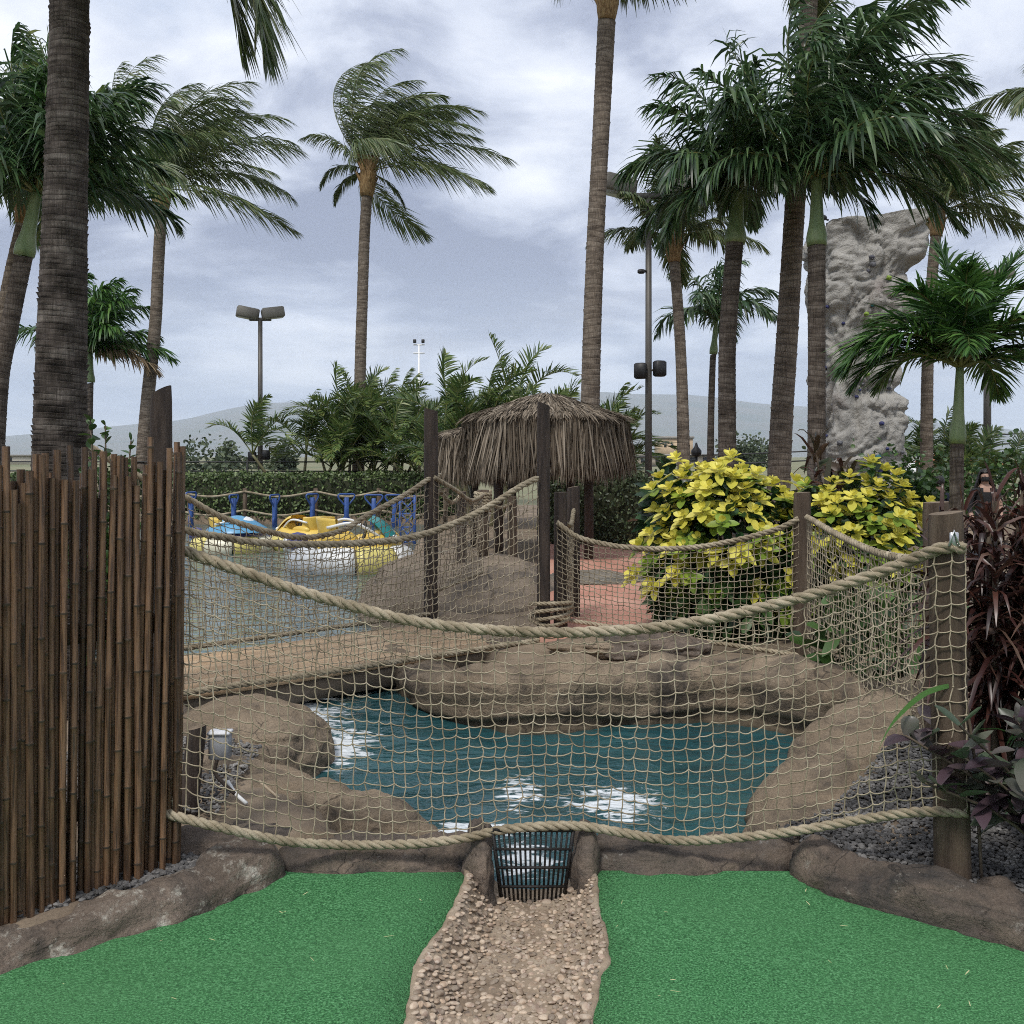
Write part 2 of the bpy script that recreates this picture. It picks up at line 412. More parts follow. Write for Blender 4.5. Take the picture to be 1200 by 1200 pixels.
# pale bits of grass and petals lying on the turf
mb = MB(); n = 60
c = np.stack([rng.uniform(-1.6, 1.7, n), rng.uniform(1.9, 3.5, n), np.full(n, .021)], 1)
ok = np.array([(x < chx(CHL, y)-.05 or x > chx(CHR, y)+.05) for x, y, z in c]); c = c[ok]; n = len(c)
a = rng.uniform(0, 6.28, n)
mb.blades(c, np.stack([np.cos(a), np.sin(a), np.zeros(n)], 1), np.tile([0, 0, 1.0], (n, 1)), rng.uniform(.008, .035, n), rng.uniform(.0008, .0022, n), [(0, .6), (.5, 1), (1, .3)], fold=.4)
tag(mb.build('fallen_leaf_bits', M('dry_bits', [(.30, .36, .14), (.55, .5, .3)], 30, .8)), kind='stuff')

# channel of pebbles set in mortar
peb = M('pebble_tan', [(.14, .11, .085), (.29, .21, .145), (.38, .31, .235), (.24, .17, .125), (.48, .42, .345)], 22, .7, .3, 60, island=.42, fine=.2)
mortar = M('mortar', [(.17, .125, .085), (.285, .22, .155), (.35, .285, .21)], 8, .9, .7, 50, fine=.3)
def chz(x, y):
    l, r = chx(CHL, min(y, 3.6)), chx(CHR, min(y, 3.6)); u = (x-l)/(r-l)
    dep = .075+.055*np.clip((y-2.9)/.7, 0, 1)
    return -dep*(1-np.abs(2*u-1)**3.2)+.004
mb = MB(); ys = np.concatenate([np.linspace(-2, 2.2, 12), np.linspace(2.3, 3.80, 60)]); us = np.concatenate([[-.085, -.07, -.05, -.025], np.linspace(0, 1, 31), [1.025, 1.05, 1.07, 1.085]])
P = []
for y in ys:
    l, r = chx(CHL, min(y, 3.6)), chx(CHR, min(y, 3.6))
    P.append([(l+(r-l)*u+(.010*fbm((u, y*9, 3), 1.5) if not 0 <= u <= 1 else 0), y, (float(chz(l+(r-l)*u, y))+.008*fbm((u*3, y*4, 0), 3) if 0 <= u <= 1 else np.interp(min(-u, 10) if u < 0 else u-1, [0, .025, .05, .07, .085], [.006, .013, .013, .010, -.02])+.003*fbm((u*3, y*7, 0), 3))) for u in us])
P = np.array(P); k = len(us); i = np.arange(len(ys)-1)[:, None]*k+np.arange(k-1)[None]
mb.add(P.reshape(-1, 3), np.stack([i, i+1, i+k+1, i+k], -1).reshape(-1, 4), 0)
# pebbles: packed and upright on the two flanks, sparser on the bed
C, R = [], []
r2 = np.random.default_rng(3)
tries = 0
cell = {}
while tries < 30000:
    tries += 1
    y = r2.uniform(1.9, 3.70); l, r = chx(CHL, min(y, 3.6)), chx(CHR, min(y, 3.6)); u = r2.uniform(-.035, 1.035); x = l+(r-l)*u
    flank = abs(2*u-1) > .55
    if not flank and r2.random() < .62: continue
    rad = (r2.uniform(.006, .0135) if r2.random() < .75 else r2.uniform(.012, .017)) if flank else (r2.uniform(.006, .0115) if r2.random() < .7 else r2.uniform(.0115, .017))
    key = (int(x/.03), int(y/.03)); bad = False
    for dx in (-1, 0, 1):
        for dy in (-1, 0, 1):
            for (qx, qy, qr) in cell.get((key[0]+dx, key[1]+dy), ()):
                if (qx-x)**2+(qy-y)**2 < ((qr+rad)*(.84 if flank else .95))**2: bad = True
    if bad: continue
    cell.setdefault(key, []).append((x, y, rad)); C.append((x, y, float(chz(min(max(x, chx(CHL, min(y, 3.6))), chx(CHR, min(y, 3.6))), y))+(.003 if flank else .001)+(.006 if u < 0 or u > 1 else 0))); R.append(rad)
scatter_stones(mb, np.array(C), np.array(R), sub=2, squash=.52, jit=0, seed=5, mi=1, along=r2.normal(0.2, .5, len(C)))
tag(mb.build('stone_channel', [mortar, peb]), kind='structure')

# terracotta coloured path beyond the pond, z .10
terra = M('terracotta_paving', [(.40, .185, .13), (.50, .25, .18), (.54, .34, .26)], 1.2, .8, .2, 60, fine=.18)
pp = [(.22, 7.72), (1.15, 7.45), (1.5, 8.4), (1.45, 10), (1.75, 12), (2.5, 15.2), (4.2, 18.2), (.7, 18.2), (.45, 15), (.35, 12), (.3, 9.6), (.05, 8.3)]
mb = MB(); L = resample(catmull([(x, y, .128) for x, y in (pp[0], (.26, 8.3), (.3, 9.6), (.35, 12), (.45, 15), (.7, 18.2))], 40), n=40)
Rr = resample(catmull([(x, y, .128) for x, y in pp[1:7]], 40), n=40)
dn_ = np.array([0, 0, .25]); V = np.stack([L-dn_, L, (L*2+Rr)/3, (L+Rr*2)/3, Rr, Rr-dn_], 1); i = np.arange(39)[:, None]*6+np.arange(5)[None]
mb.add(V.reshape(-1, 3), np.stack([i, i+1, i+7, i+6], -1).reshape(-1, 4)); mb.add(np.vstack([V[0, 1:5], V[0, 1:5]-dn_]), [(0, 4, 5, 1), (1, 5, 6, 2), (2, 6, 7, 3)])
tag(mb.build('path', terra), kind='structure')

# gravel beds
grav = M('grey_gravel', [(.045, .044, .043), (.105, .10, .096), (.20, .19, .175)], 6, .8, 0, island=.5, lo=.35, hi=.65)
r3 = np.random.default_rng(11)
def bed(poly, n, zf, rr=(.006, .012)):
    xs = [p[0] for p in poly]; ys = [p[1] for p in poly]
    x = r3.uniform(min(xs), max(xs), n*3); y = r3.uniform(min(ys), max(ys), n*3); k = in_poly(x, y, poly)
    x, y = x[k][:n], y[k][:n]
    return np.stack([x, y, zf(x, y)+r3.uniform(-.002, .012, len(x))], 1), r3.uniform(*rr, len(x))
mb = MB()
beds = [([(-2.3, 2.68), (-1.70, 3.03), (-1.33, 3.31), (-1.12, 3.50), (-1.02, 3.62), (-1.12, 3.74), (-1.35, 3.7), (-2.4, 3.2)], 9000, lambda x, y: .080),
        ([(1.02, 3.84), (1.22, 3.6), (1.55, 3.32), (2.2, 3.05), (3.0, 2.95), (3.0, 5.4), (2.3, 5.2), (1.75, 4.6), (1.3, 4.0)], 20000, lambda x, y: .085+.035*np.clip((x-1.2)/.8, 0, 1)+.10*np.clip((y-3.8)/1.2, 0, 1)),
        ([(-2.0, 4.0), (-1.2, 4.0), (-1.25, 4.9), (-1.6, 5.1), (-2.2, 4.9)], 3000, lambda x, y: .10)]
for poly, n, zf in beds:
    C, R = bed(poly, n, zf); scatter_stones(mb, C, R, 0, .7, .25, seed=n)
    # fine bed under the stones
tag(mb.build('gravel', grav, smooth=False), kind='stuff')
# raised soil under the right bed
mb = MB(); xs = np.linspace(1.0, 3.2, 40); ys = np.linspace(2.9, 5.4, 40); X, Y = np.meshgrid(xs, ys)
Z = .085+.035*np.clip((X-1.2)/.8, 0, 1)+.10*np.clip((Y-3.8)/1.2, 0, 1)-.004
keep = in_poly(X, Y, beds[1][0]); i0 = (np.arange(39)[:, None]*40+np.arange(39)[None]); q = np.stack([i0, i0+1, i0+41, i0+40], -1).reshape(-1, 4)
q = q[keep.ravel()[q].all(1)]
mb.add(np.stack([X, Y, Z], -1).reshape(-1, 3), q)
tag(mb.build('planting_bed', M('dark_bed', [(.05, .045, .04), (.12, .11, .10)], 12, .95, .6, 60)), kind='structure')

# mountain slope far across the plain
def hills():
    mb = MB(); n = 90
    xs = np.linspace(-9000, 9000, n); rows = [(6500, 0), (7200, .25), (8000, .55), (8800, .8), (9600, 1.0), (10200, .9)]
    prof_px = [(-300, 525), (0, 512), (200, 492), (300, 472), (420, 468), (560, 462), (700, 458), (800, 462), (950, 476), (1100, 494), (1300, 512), (1600, 525)]
    P = []
    for y, f in rows:
        r = []
        for x in xs:
            px = CX+F*x/9600; top = np.interp(px, [a for a, b in prof_px], [b for a, b in prof_px])
            h = max((HOR-top)/F*9600, 20)
            r.append((x*(y/9600), y, -5+h*f+f*(1.3-f)*90*fbm((x/900, y/900, 0), 1.0)))
        P.append(r)
    i = np.arange(len(rows)-1)[:, None]*n+np.arange(n-1)[None]
    mb.add(np.array(P).reshape(-1, 3), np.stack([i, i+1, i+n+1, i+n], -1).reshape(-1, 4))
    tag(mb.build('hills', M('hill_scrub', [(.05, .07, .045), (.11, .10, .07), (.07, .085, .05)], .002, .95)), kind='structure')
hills()
# ---------------------------------------------------------------- artificial rocks round the pond and the lawn
rk_kerb = rockmat('kerb_rock', (.115, .09, .07), (.235, .185, .145), (.06, .052, .046), .85, (.48, .45, .38), 3.0)
rk_kerb2 = rockmat('kerb_rock_plain', (.10, .08, .065), (.20, .155, .12), (.055, .05, .046), .2, (.38, .35, .30), 3.0)
rk_wall = rockmat('wall_rock', (.10, .085, .072), (.215, .165, .125), (.040, .038, .036), .1, (.34, .32, .28), 3.4)
rk_pond = rockmat('pond_rock', (.175, .132, .09), (.32, .25, .175), (.07, .058, .047), 0, (.4, .35, .28), 2.2, wet=True)
rk_far = rockmat('bank_rock', (.17, .135, .10), (.29, .23, .17), (.09, .078, .066), 0, (.4, .35, .28), 1.2)
def ridge(name, pts, hw, top, base, mat, seed=0, amp=.03, ns=3.0, step=.024, prof=None, power=2.6, label=None, cat='rock', group=None, endr=.8, lean=0):
    """a rounded rock bank swept along pts; hw/top per control point"""
    n0 = len(pts); L = catmull([(x, y, 0) for x, y in pts], 200)
    aux = np.stack([np.interp(np.linspace(0, n0-1, 200), range(n0), hw), np.interp(np.linspace(0, n0-1, 200), range(n0), top)], 1)
    A = resample(np.hstack([L, aux]), step=step); n = len(A)
    s = np.concatenate([[0], np.cumsum(np.linalg.norm(np.diff(A[:, :2], axis=0), axis=1))]); tot = s[-1]
    T = unit(np.gradient(A[:, :2], axis=0)); Nn = np.stack([T[:, 1], -T[:, 0]], 1)
    m = 44; th = np.linspace(0, math.pi, m)
    if prof is None:
        cx = np.sign(np.cos(th))*np.abs(np.cos(th))**(2/power); cz = np.abs(np.sin(th))**(2/power)
    else:
        q = resample(catmull(np.array([(a, b, 0) for a, b in prof]), 120), n=m); cx, cz = q[:, 0], q[:, 1]
    V = []
    for i in range(n):
        e = min(s[i], tot-s[i]); w_ = A[i, 3]
        er = endr*w_; g = math.sqrt(max(1-(1-min(e/er, 1))**2, .0009))
        wid = w_*g; h = (A[i, 4]-base)*(.25+.75*g if g > .05 else .02)
        for j in range(m):
            o = cx[j]*wid; z = base+cz[j]*h
            p = np.array([A[i, 0]+Nn[i, 0]*o, A[i, 1]+Nn[i, 1]*o, z])
            k = fbm(p+seed*11.7, ns, 5); k2 = fbm(p+seed*5.1+40, ns*.4, 2)
            nr = np.array([Nn[i, 0]*cx[j]*.8, Nn[i, 1]*cx[j]*.8, cz[j]])
            cr_ = 1-abs(mnoise.noise(Vector((p[0]*ns*.9+seed, p[1]*ns*.9, p[2]*ns*1.6))))*5
            c2_ = 1-abs(mnoise.noise(Vector((p[0]*ns*1.7+seed*3, p[1]*ns*1.7, p[2]*ns*4.5))))*4
            p = p+nr*(k*amp*1.15+k2*amp*.9-max(cr_, 0)**2*amp*.5-max(c2_, 0)**2*amp*.32)
            V.append(p)
    mb = MB(); i = np.arange(n-1)[:, None]*m+np.arange(m-1)[None]
    mb.add(V, np.stack([i, i+1, i+m+1, i+m], -1).reshape(-1, 4))
    mb.faces(np.array(V)[:m], [list(range(m))]); mb.faces(np.array(V)[-m:], [list(range(m))[::-1]])
    o = mb.build(name, mat, origin=(*A[n//2, :2], max(base, 0)))
    return tag(o, label, cat, group)
def boulder(name, c, r, mat, seed, label, amp=.16, ns=1.6, rz=0, sub=5, cat='rock', group=None):
    v, f = ICO(sub); v = np.array([p*(1+amp*fbm(p+seed*3.1, ns, 4)) for p in v])
    v = np.sign(v)*np.abs(v)**.9*np.asarray(r); ca, sa = math.cos(rz), math.sin(rz)
    v = v @ np.array([[ca, sa, 0], [-sa, ca, 0], [0, 0, 1]])+np.asarray(c)
    v = np.array([p+unit(p-np.asarray(c))*(.018*fbm(p, 7, 5)-.022*max(1-abs(mnoise.noise(Vector((p[0]*2.6+seed, p[1]*2.6, p[2]*6))))*5, 0)**2)*max(.25, min(1, float(min(r))*3)) for p in v])
    mb = MB().add(v, f)
    return tag(mb.build(name, mat, origin=c), label, cat, group)

ridge('rock_kerb', [(-3.2, 2.10), (-2.3, 2.52), (-1.64, 2.97), (-1.30, 3.25), (-1.08, 3.45), (-.90, 3.72)], [.14, .14, .135, .125, .115, .10], [.12, .10, .085, .10, .12, .13], -.12, rk_kerb, 1, .032, 5,
      label='lichen spotted rock kerb curving below the bamboo fence', cat='kerb', group='rock kerbs of the lawn')
ridge('rock_kerb', [(1.05, 3.70), (1.25, 3.50), (1.50, 3.31), (1.78, 3.15), (2.3, 2.98), (3.1, 2.80)], [.09, .13, .145, .15, .15, .15], [.10, .125, .115, .115, .12, .12], -.12, rk_kerb2, 2, .038, 5,
      label='brown rock kerb on the right side of the lawn below the thick post', cat='kerb', group='rock kerbs of the lawn')
ridge('low_rock_wall', [(-1.2, 3.92), (-.80, 3.80), (-.45, 3.80), (-.08, 3.83)], [.20, .19, .18, .17], [.085, .075, .07, .085], -.4, rk_wall, 3, .035, 4,
      label='dark low rock wall at the back of the lawn, left of the grate', cat='wall', group='low walls behind the lawn', power=3.4, endr=.35)
ridge('low_rock_wall', [(.29, 3.82), (.5, 3.76), (.75, 3.77), (1.05, 3.86), (1.30, 3.98)], [.17, .18, .18, .18, .15], [.115, .085, .07, .08, .10], -.4, rk_wall, 4, .035, 4,
      label='dark low rock wall at the back of the lawn, right of the grate', cat='wall', group='low walls behind the lawn', power=3.4, endr=.35)
boulder('kerb_boulder', (-1.14, 3.72, .02), (.22, .13, .13), rk_kerb2, 4, 'smooth brown boulder between the bamboo fence and the dark low wall', .12)
for sx, sd, lb in ((-.135, 21, 'mossy stone jamb on the left edge of the drain grate'), (.295, 22, 'mossy stone jamb on the right edge of the drain grate')):
    ridge('stone_jamb', [(sx*1.0+(.03 if sx < 0 else -.03), 3.56), (sx+(.012 if sx < 0 else -.012), 3.68), (sx, 3.86)], [.045, .06, .06], [.03, .135, .15], -.3, rk_wall, sd, .022, 9, step=.012, label=lb, cat='stone', group='jambs of the grate')
# right bank
ridge('rock_bank', [(2.75, 5.5), (2.2, 5.22), (1.80, 4.95), (1.52, 4.62), (1.26, 4.28), (1.02, 3.98)], [.5, .46, .42, .38, .32, .2], [.40, .37, .26, .15, .05, .03], -.5, rk_pond, 5, .06, 1.8,
      label='broad smooth brown rock bank sloping into the right side of the pond', cat='rock', endr=1.0)
# far wall with its groove and lower lip
PR = [(1.04, 0), (1.04, .40), (1.0, .45), (.80, .50), (.78, .55), (.92, .59), (.98, .64), (.90, .69), (.93, .73), (1.02, .80), (.96, .90), (.76, .97), (.45, 1.0), (0, .97), (-.5, .92), (-1, .8), (-1.1, 0)]
ridge('pond_rock_wall', [(-.95, 8.3), (-.62, 7.3), (-.34, 6.62), (-.02, 6.33), (.35, 6.36), (.75, 6.44), (1.2, 6.52), (1.65, 6.42), (2.05, 6.05), (2.45, 5.7)], [.30]*10, [.02, .06, .13, .215, .25, .225, .26, .27, .22, .2], -.5, rk_pond, 6, .055, 2.2, prof=PR,
      label='long grooved brown rock wall along the far side of the pond', cat='wall', endr=.5)
# left bank
boulder('pond_boulder', (-1.50, 5.45, -.10), (.50, .55, .29), rk_pond, 7, 'big rounded brown boulder in the pond under the bridge', .08, 1.2)
ridge('rock_bank', [(-1.75, 4.65), (-1.25, 4.60), (-.95, 4.52), (-.65, 4.34), (-.40, 4.14), (-.2, 3.98)], [.32, .32, .28, .22, .17, .1], [.11, .10, .07, .05, .02, -.02], -.5, rk_pond, 8, .05, 2.2,
      label='low brown rock ledge between the pond boulder and the dark left wall', cat='rock', endr=1)
# the bank on the far side of the bridge
boulder('bank_mound', (-.55, 11.6, -.15), (1.2, 2.6, .54), rk_far, 9, 'wide sandy brown rock mound behind the net and the bridge', .12, 1.3, rz=.1)
boulder('path_rock', (.95, 11.4, .10), (.62, .55, .10), rockmat('grey_rock', (.16, .14, .11), (.25, .22, .18), (.08, .08, .07), .2), 10, 'flat grey rock set in the terracotta path', .2, 2.2, sub=4)
boulder('path_rock', (.62, 7.35, .12), (.35, .2, .07), rk_pond, 11, 'small low stone at the near end of the terracotta path', .2, 2.2, sub=4)
boulder('bed_rock', (1.05, 7.3, .12), (.42, .24, .12), rk_kerb2, 12, 'dark rock below the yellow shrub beside the path', .2, 2.2, sub=4)

# ---------------------------------------------------------------- drain grate
iron = M('dark_iron', [(.018, .018, .02), (.05, .045, .04)], 20, .55, .3, 120, metal=.6)
g = E('drain_grate', (.078, 3.66, -.12), 'black iron drain grate at the head of the stone channel', 'grate')
def gp(u, v):   # u across 0..1, v up 0..1; top leans towards the lawn
    wd = .232+(.30-.232)*v
    return np.array([.078+(u-.5)*wd, 3.70-.05*v, -.135+.295*v])
mb = MB(); fr = [gp(0, 0), gp(1, 0), gp(1, 1), gp(0, 1), gp(0, 0)]
for a, b in zip(fr[:-1], fr[1:]): mb.tube([a, b], .0075, 6)
mb.build('frame', iron, g)
for i in range(1, 15):
    u = i/15
    mb = MB().tube([gp(u, .0), gp(u, 1)], .0042, 6); mb.build('bar', iron, g)
for v in (.24, .5, .75):
    mb = MB().tube([gp(0, v)+(0, -.004, 0), gp(1, v)+(0, -.004, 0)], .0055, 6); mb.build('crossbar', iron, g)

# ---------------------------------------------------------------- bamboo fence
bam = M('bamboo', [(.022, .0125, .0075), (.068, .037, .0195), (.142, .080, .042), (.056, .039, .027)], 3.0, .36, .35, 90, stretch=(30, 30, 1.6), objrand=.5, spec=.45, fine=.25, fscale=40)
bamn = M('bamboo_node', [(.03, .022, .016), (.07, .048, .03)], 30, .6, objrand=.3)
bamcut = M('bamboo_cut', [(.16, .11, .06), (.05, .035, .022)], 90, .8)
fen = E('bamboo_fence', (-1.2, 3.32, .08), 'fence of dark weathered bamboo poles of uneven height left of the lawn', 'fence')
def fence_pt(px):
    d = 3.06+(3.51-3.06)*px/207; return np.array([(px-CX)/F*d, d])
tops = [(-58, 555), (-46, 540), (-34, 575), (-22, 530), (-10, 556), (6, 523), (16, 574), (28, 566), (36, 552), (43, 532), (50, 533), (55, 531), (62, 560), (67, 527), (76, 562), (84, 522), (89, 563), (99, 524), (107, 550), (112, 529), (120, 574), (123, 529), (132, 557), (136, 532), (141, 534), (145, 536), (153, 558), (158, 535), (164, 569), (170, 545), (174, 512), (180, 541), (186, 541), (191, 551), (199, 525), (208, 518), (212, 530), (216, 523)]
fr_ = np.random.default_rng(21)
poles = [(p, y, 0) for p, y in tops]
poles = [(p, y, i % 2) for i, (p, y) in enumerate(tops)]+[(p, y, 1) for p, y in ((-52, 548), (-40, 566), (-28, 540), (-16, 570), (-4, 545), (1, 575), (22, 590))]
poles += [(p, fr_.uniform(545, 590), 3) for p in np.arange(-64, 212, 12.5)]
for px, yt, row in poles:
    base_px = px*(207/217) if px > 0 else px
    b = fence_pt(base_px); tp = fence_pt(px)
    off = .022*row+fr_.uniform(0, .012); b = b+np.array([-.4, .9])*off; tp = tp+np.array([-.4, .9])*off
    zt = CAMZ-(yt-HOR)/F*tp[1]; rad = fr_.uniform(.0095, .0132)
    zs, rs, mi = [], [], []
    z = .04; nodes_z = []
    zz = fr_.uniform(.05, .3)
    while zz < zt-.03: nodes_z.append(zz); zz += fr_.uniform(.16, .38)
    lv = [(.02, rad, 0)]
    for q in nodes_z:
        lv += [(q-.022, rad, 0), (q-.004, rad*1.03, 1), (q, rad*1.13, 1), (q+.0035, rad*1.09, 1), (q+.008, rad*.97, 0)]
    lv += [(zt, rad, 0)]
    bx, by = fr_.normal(0, .006), fr_.normal(0, .004); ph = fr_.uniform(0, 6)
    P = []
    for z, r, k in lv:
        s = z/zt; xy = b+(tp-b)*s+np.array([bx, by])*math.sin(3.1*s+ph)
        P.append((*xy, z))
    mb = MB(); n = 12; a = np.linspace(0, 2*np.pi, n, endpoint=False)
    V = np.array([[p[0]+r*math.cos(t_), p[1]+r*math.sin(t_), p[2]] for p, (z, r, k) in zip(P, lv) for t_ in a])
    j = np.arange(n); j2 = (j+1) % n
    mb.V.append(V); mb.n = len(V)
    for i in range(len(lv)-1):
        mb.F.append(np.stack([i*n+j, i*n+j2, (i+1)*n+j2, (i+1)*n+j], -1)); mb.M.append(np.full(n, 1 if lv[i][2] and lv[i+1][2] else 0))
    # cut rim and hollow
    top = V[-n:]; cen = top.mean(0); inner = cen+(top-cen)*.72; deep = inner-(0, 0, .03)
    mb.add(np.vstack([top, inner]), np.stack([j, j2, n+j2, n+j], -1), 2); mb.add(np.vstack([inner, deep]), np.stack([j, j2, n+j2, n+j], -1), 1)
    mb.faces(deep, [list(range(n))], 1)
    ob = mb.build('bamboo_pole', [bam, bamn, bamcut], fen)
for z in (.35, .95):
    a, b = fence_pt(-64), fence_pt(206)
    o = np.array([-.4, .9])*.115
    mb = MB().box((*((a+b)/2+o), z), (np.linalg.norm(b-a), .03, .07), rz=math.atan2(b[1]-a[1], b[0]-a[0])); mb.build('rail', M('rail_wood', [(.07, .05, .035), (.12, .09, .06)], 5, .9, .4, 60, stretch=(1, 8, 8)), fen)

# ---------------------------------------------------------------- posts
wood_d = M('dark_post_wood', [(.018, .014, .012), (.05, .036, .028), (.085, .062, .047)], 3, .75, .7, 40, stretch=(9, 9, .9), fine=.3, fscale=25)
wood_b = M('brown_post_wood', [(.045, .030, .020), (.085, .060, .040), (.125, .092, .063)], 3, .8, .7, 40, stretch=(9, 9, .8), fine=.3, fscale=25)
wood_g = M('end_grain', [(.10, .075, .05), (.20, .15, .10)], 30, .9, .4, 80)
def post(name, px, d, zt, zb, r, mat, label, slant=.03, lean=(0, 0), group='posts of the rope nets', cat='post', notch=False):
    x = (px-CX)/F*d; n = 20; a = np.linspace(0, 2*np.pi, n, endpoint=False); m = 26
    V = []
    for i in range(m):
        s = i/(m-1); z = zb+(zt-zb)*s
        rr = r*(1.03-.05*s)*(1 if i < m-1 else .94)
        for t_ in a:
            k = 1+.035*fbm((math.cos(t_)*1.2, math.sin(t_)*1.2, z*.7+px), 2.5, 3)
            xx, yy = math.cos(t_)*rr*k, math.sin(t_)*rr*k
            V.append((x+xx+lean[0]*(1-s), d+yy+lean[1]*(1-s), z+(slant*xx/r if i >= m-2 else 0)-(.006 if i == m-2 else 0)))
    mb = MB(); i = np.arange(m-1)[:, None]*n+np.arange(n)[None]; i2 = np.arange(m-1)[:, None]*n+((np.arange(n)+1) % n)[None]
    mb.add(V, np.stack([i, i2, i2+n, i+n], -1).reshape(-1, 4)); mb.faces(np.array(V)[-n:], [list(range(n))], 1)
    return tag(mb.build(name, [mat, wood_g], origin=(x, d, zb)), label, cat, group)
post('wooden_post', 189, 6.02, 1.955, -.3, .064, wood_d, 'dark slant topped post standing up behind the bamboo fence', .035)
post('wooden_post', 637, 7.80, 1.97, -.4, .052, wood_d, 'tall black post at the right end of the bridge in front of the thatched hut', -.02)
post('wooden_post', 505, 9.10, 1.985, -.4, .066, wood_d, 'tall dark post left of the thatched hut at the far rail of the bridge', -.015)
post('wooden_post', 66, 6.90, 1.95, -.3, .064, wood_d, 'dark post hidden behind the thick palm trunk at the left end of the bridge')
post('wooden_post', 657, 8.00, 1.26, -.2, .056, wood_d, 'short dark post right behind the tall black post', 0)
post('wooden_post', 672, 8.75, 1.28, -.2, .058, wood_d, 'short grey brown post right of the black post, nearest the hedge corner', .01)
post('wooden_post', 940, 7.10, 1.29, .0, .062, wood_b, 'short brown post standing before the yellow shrubs', .004)
post('wooden_post', 1097, 4.62, 1.335, .0, .062, wood_b, 'brown post half hidden behind the thick post on the right', .004, lean=(.01, 0))
post('wooden_post', 1108, 3.40, 1.355, .0, .059, wood_b, 'thick brown post holding the front net on the right of the lawn', .008, lean=(.018, -.02))
post('wooden_post', 192, 3.66, 1.27, -.05, .045, wood_d, 'dark post behind the bamboo fence end where the front net is tied')

# ---------------------------------------------------------------- bridge
A0, A1 = np.array([-2.6, 5.65]), np.array([.15, 7.95]); bu = unit(A1-A0); bn = np.array([-bu[1], bu[0]])
BL = np.linalg.norm(A1-A0); ang = math.atan2(bu[1], bu[0])
ply = M('bridge_boards', [(.32, .215, .125), (.44, .31, .19), (.51, .38, .245)], 1.6, .8, .35, 50, stretch=(1, 5, 5), fine=.25)
beamm = M('bridge_beam', [(.085, .068, .05), (.15, .12, .09)], 2, .85, .5, 40, stretch=(1, 6, 6), fine=.3)
br = E('wooden_bridge', (*A0, 0), 'plank footbridge crossing the water diagonally behind the front net', 'bridge')
wd = 1.24; nb = 6
def bridge_box(name, s0, s1, w0, w1, z0, z1, mat):
    c_ = A0+bu*(s0+s1)/2+bn*(w0+w1)/2
    mb = MB().box((A0[0], A0[1], 0), (s1-s0, w1-w0, z1-z0), bev=.004); ob = mb.build(name, mat, br)
    ob.location = (c_[0]-A0[0], c_[1]-A0[1], (z0+z1)/2); ob.rotation_euler = (0, 0, ang); return ob
for i in range(nb):
    bridge_box('deck_board', -.3, BL+.05+.03*(i % 2), wd*i/nb+.004, wd*(i+1)/nb-.004, .026+.001*(i % 3), .052+.001*(i % 3), ply)
bridge_box('beam', -.3, BL+.1, .012, .075, -.115, .024, beamm); bridge_box('beam', -.3, BL+.1, wd-.075, wd-.012, -.115, .024, beamm)
bridge_box('beam', -.3, BL+.1, wd/2-.03, wd/2+.03, -.115, .024, beamm)
bridge_box('pier', 1.02, 1.22, .10, .34, -.6, -.117, beamm)
bridge_box('pier', 1.02, 1.22, .9, 1.14, -.6, -.117, beamm)

# ---------------------------------------------------------------- ropes and nets
ropem = M('manila_rope', [(.17, .135, .085), (.30, .25, .17), (.42, .36, .26)], 9, .85, .5, 160, fine=.35, fscale=90)
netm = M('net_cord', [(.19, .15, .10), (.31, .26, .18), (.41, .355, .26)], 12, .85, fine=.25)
netm2 = M('net_cord_shaded_side', [(.15, .12, .08), (.27, .225, .155), (.36, .31, .23)], 12, .85, fine=.25)  # darker copy of the net cord, shade put into its colour
def rope_mb(mb, P, r, pitch=None, step=None, n=6):
    pitch = pitch or r*7; step = step or pitch/9
    P = resample(P, step=step); T, N, B = frames(P)
    s = np.arange(len(P))*step
    for j in range(3):
        a = 2*np.pi*j/3+2*np.pi*s/pitch
        mb.tube(P+(N*np.cos(a)[:, None]+B*np.sin(a)[:, None])*r*.52, r*.56, n)
def rope(name, P, r, parent, **k):
    mb = MB(); rope_mb(mb, P, r, **k); return mb.build(name, ropem, parent)
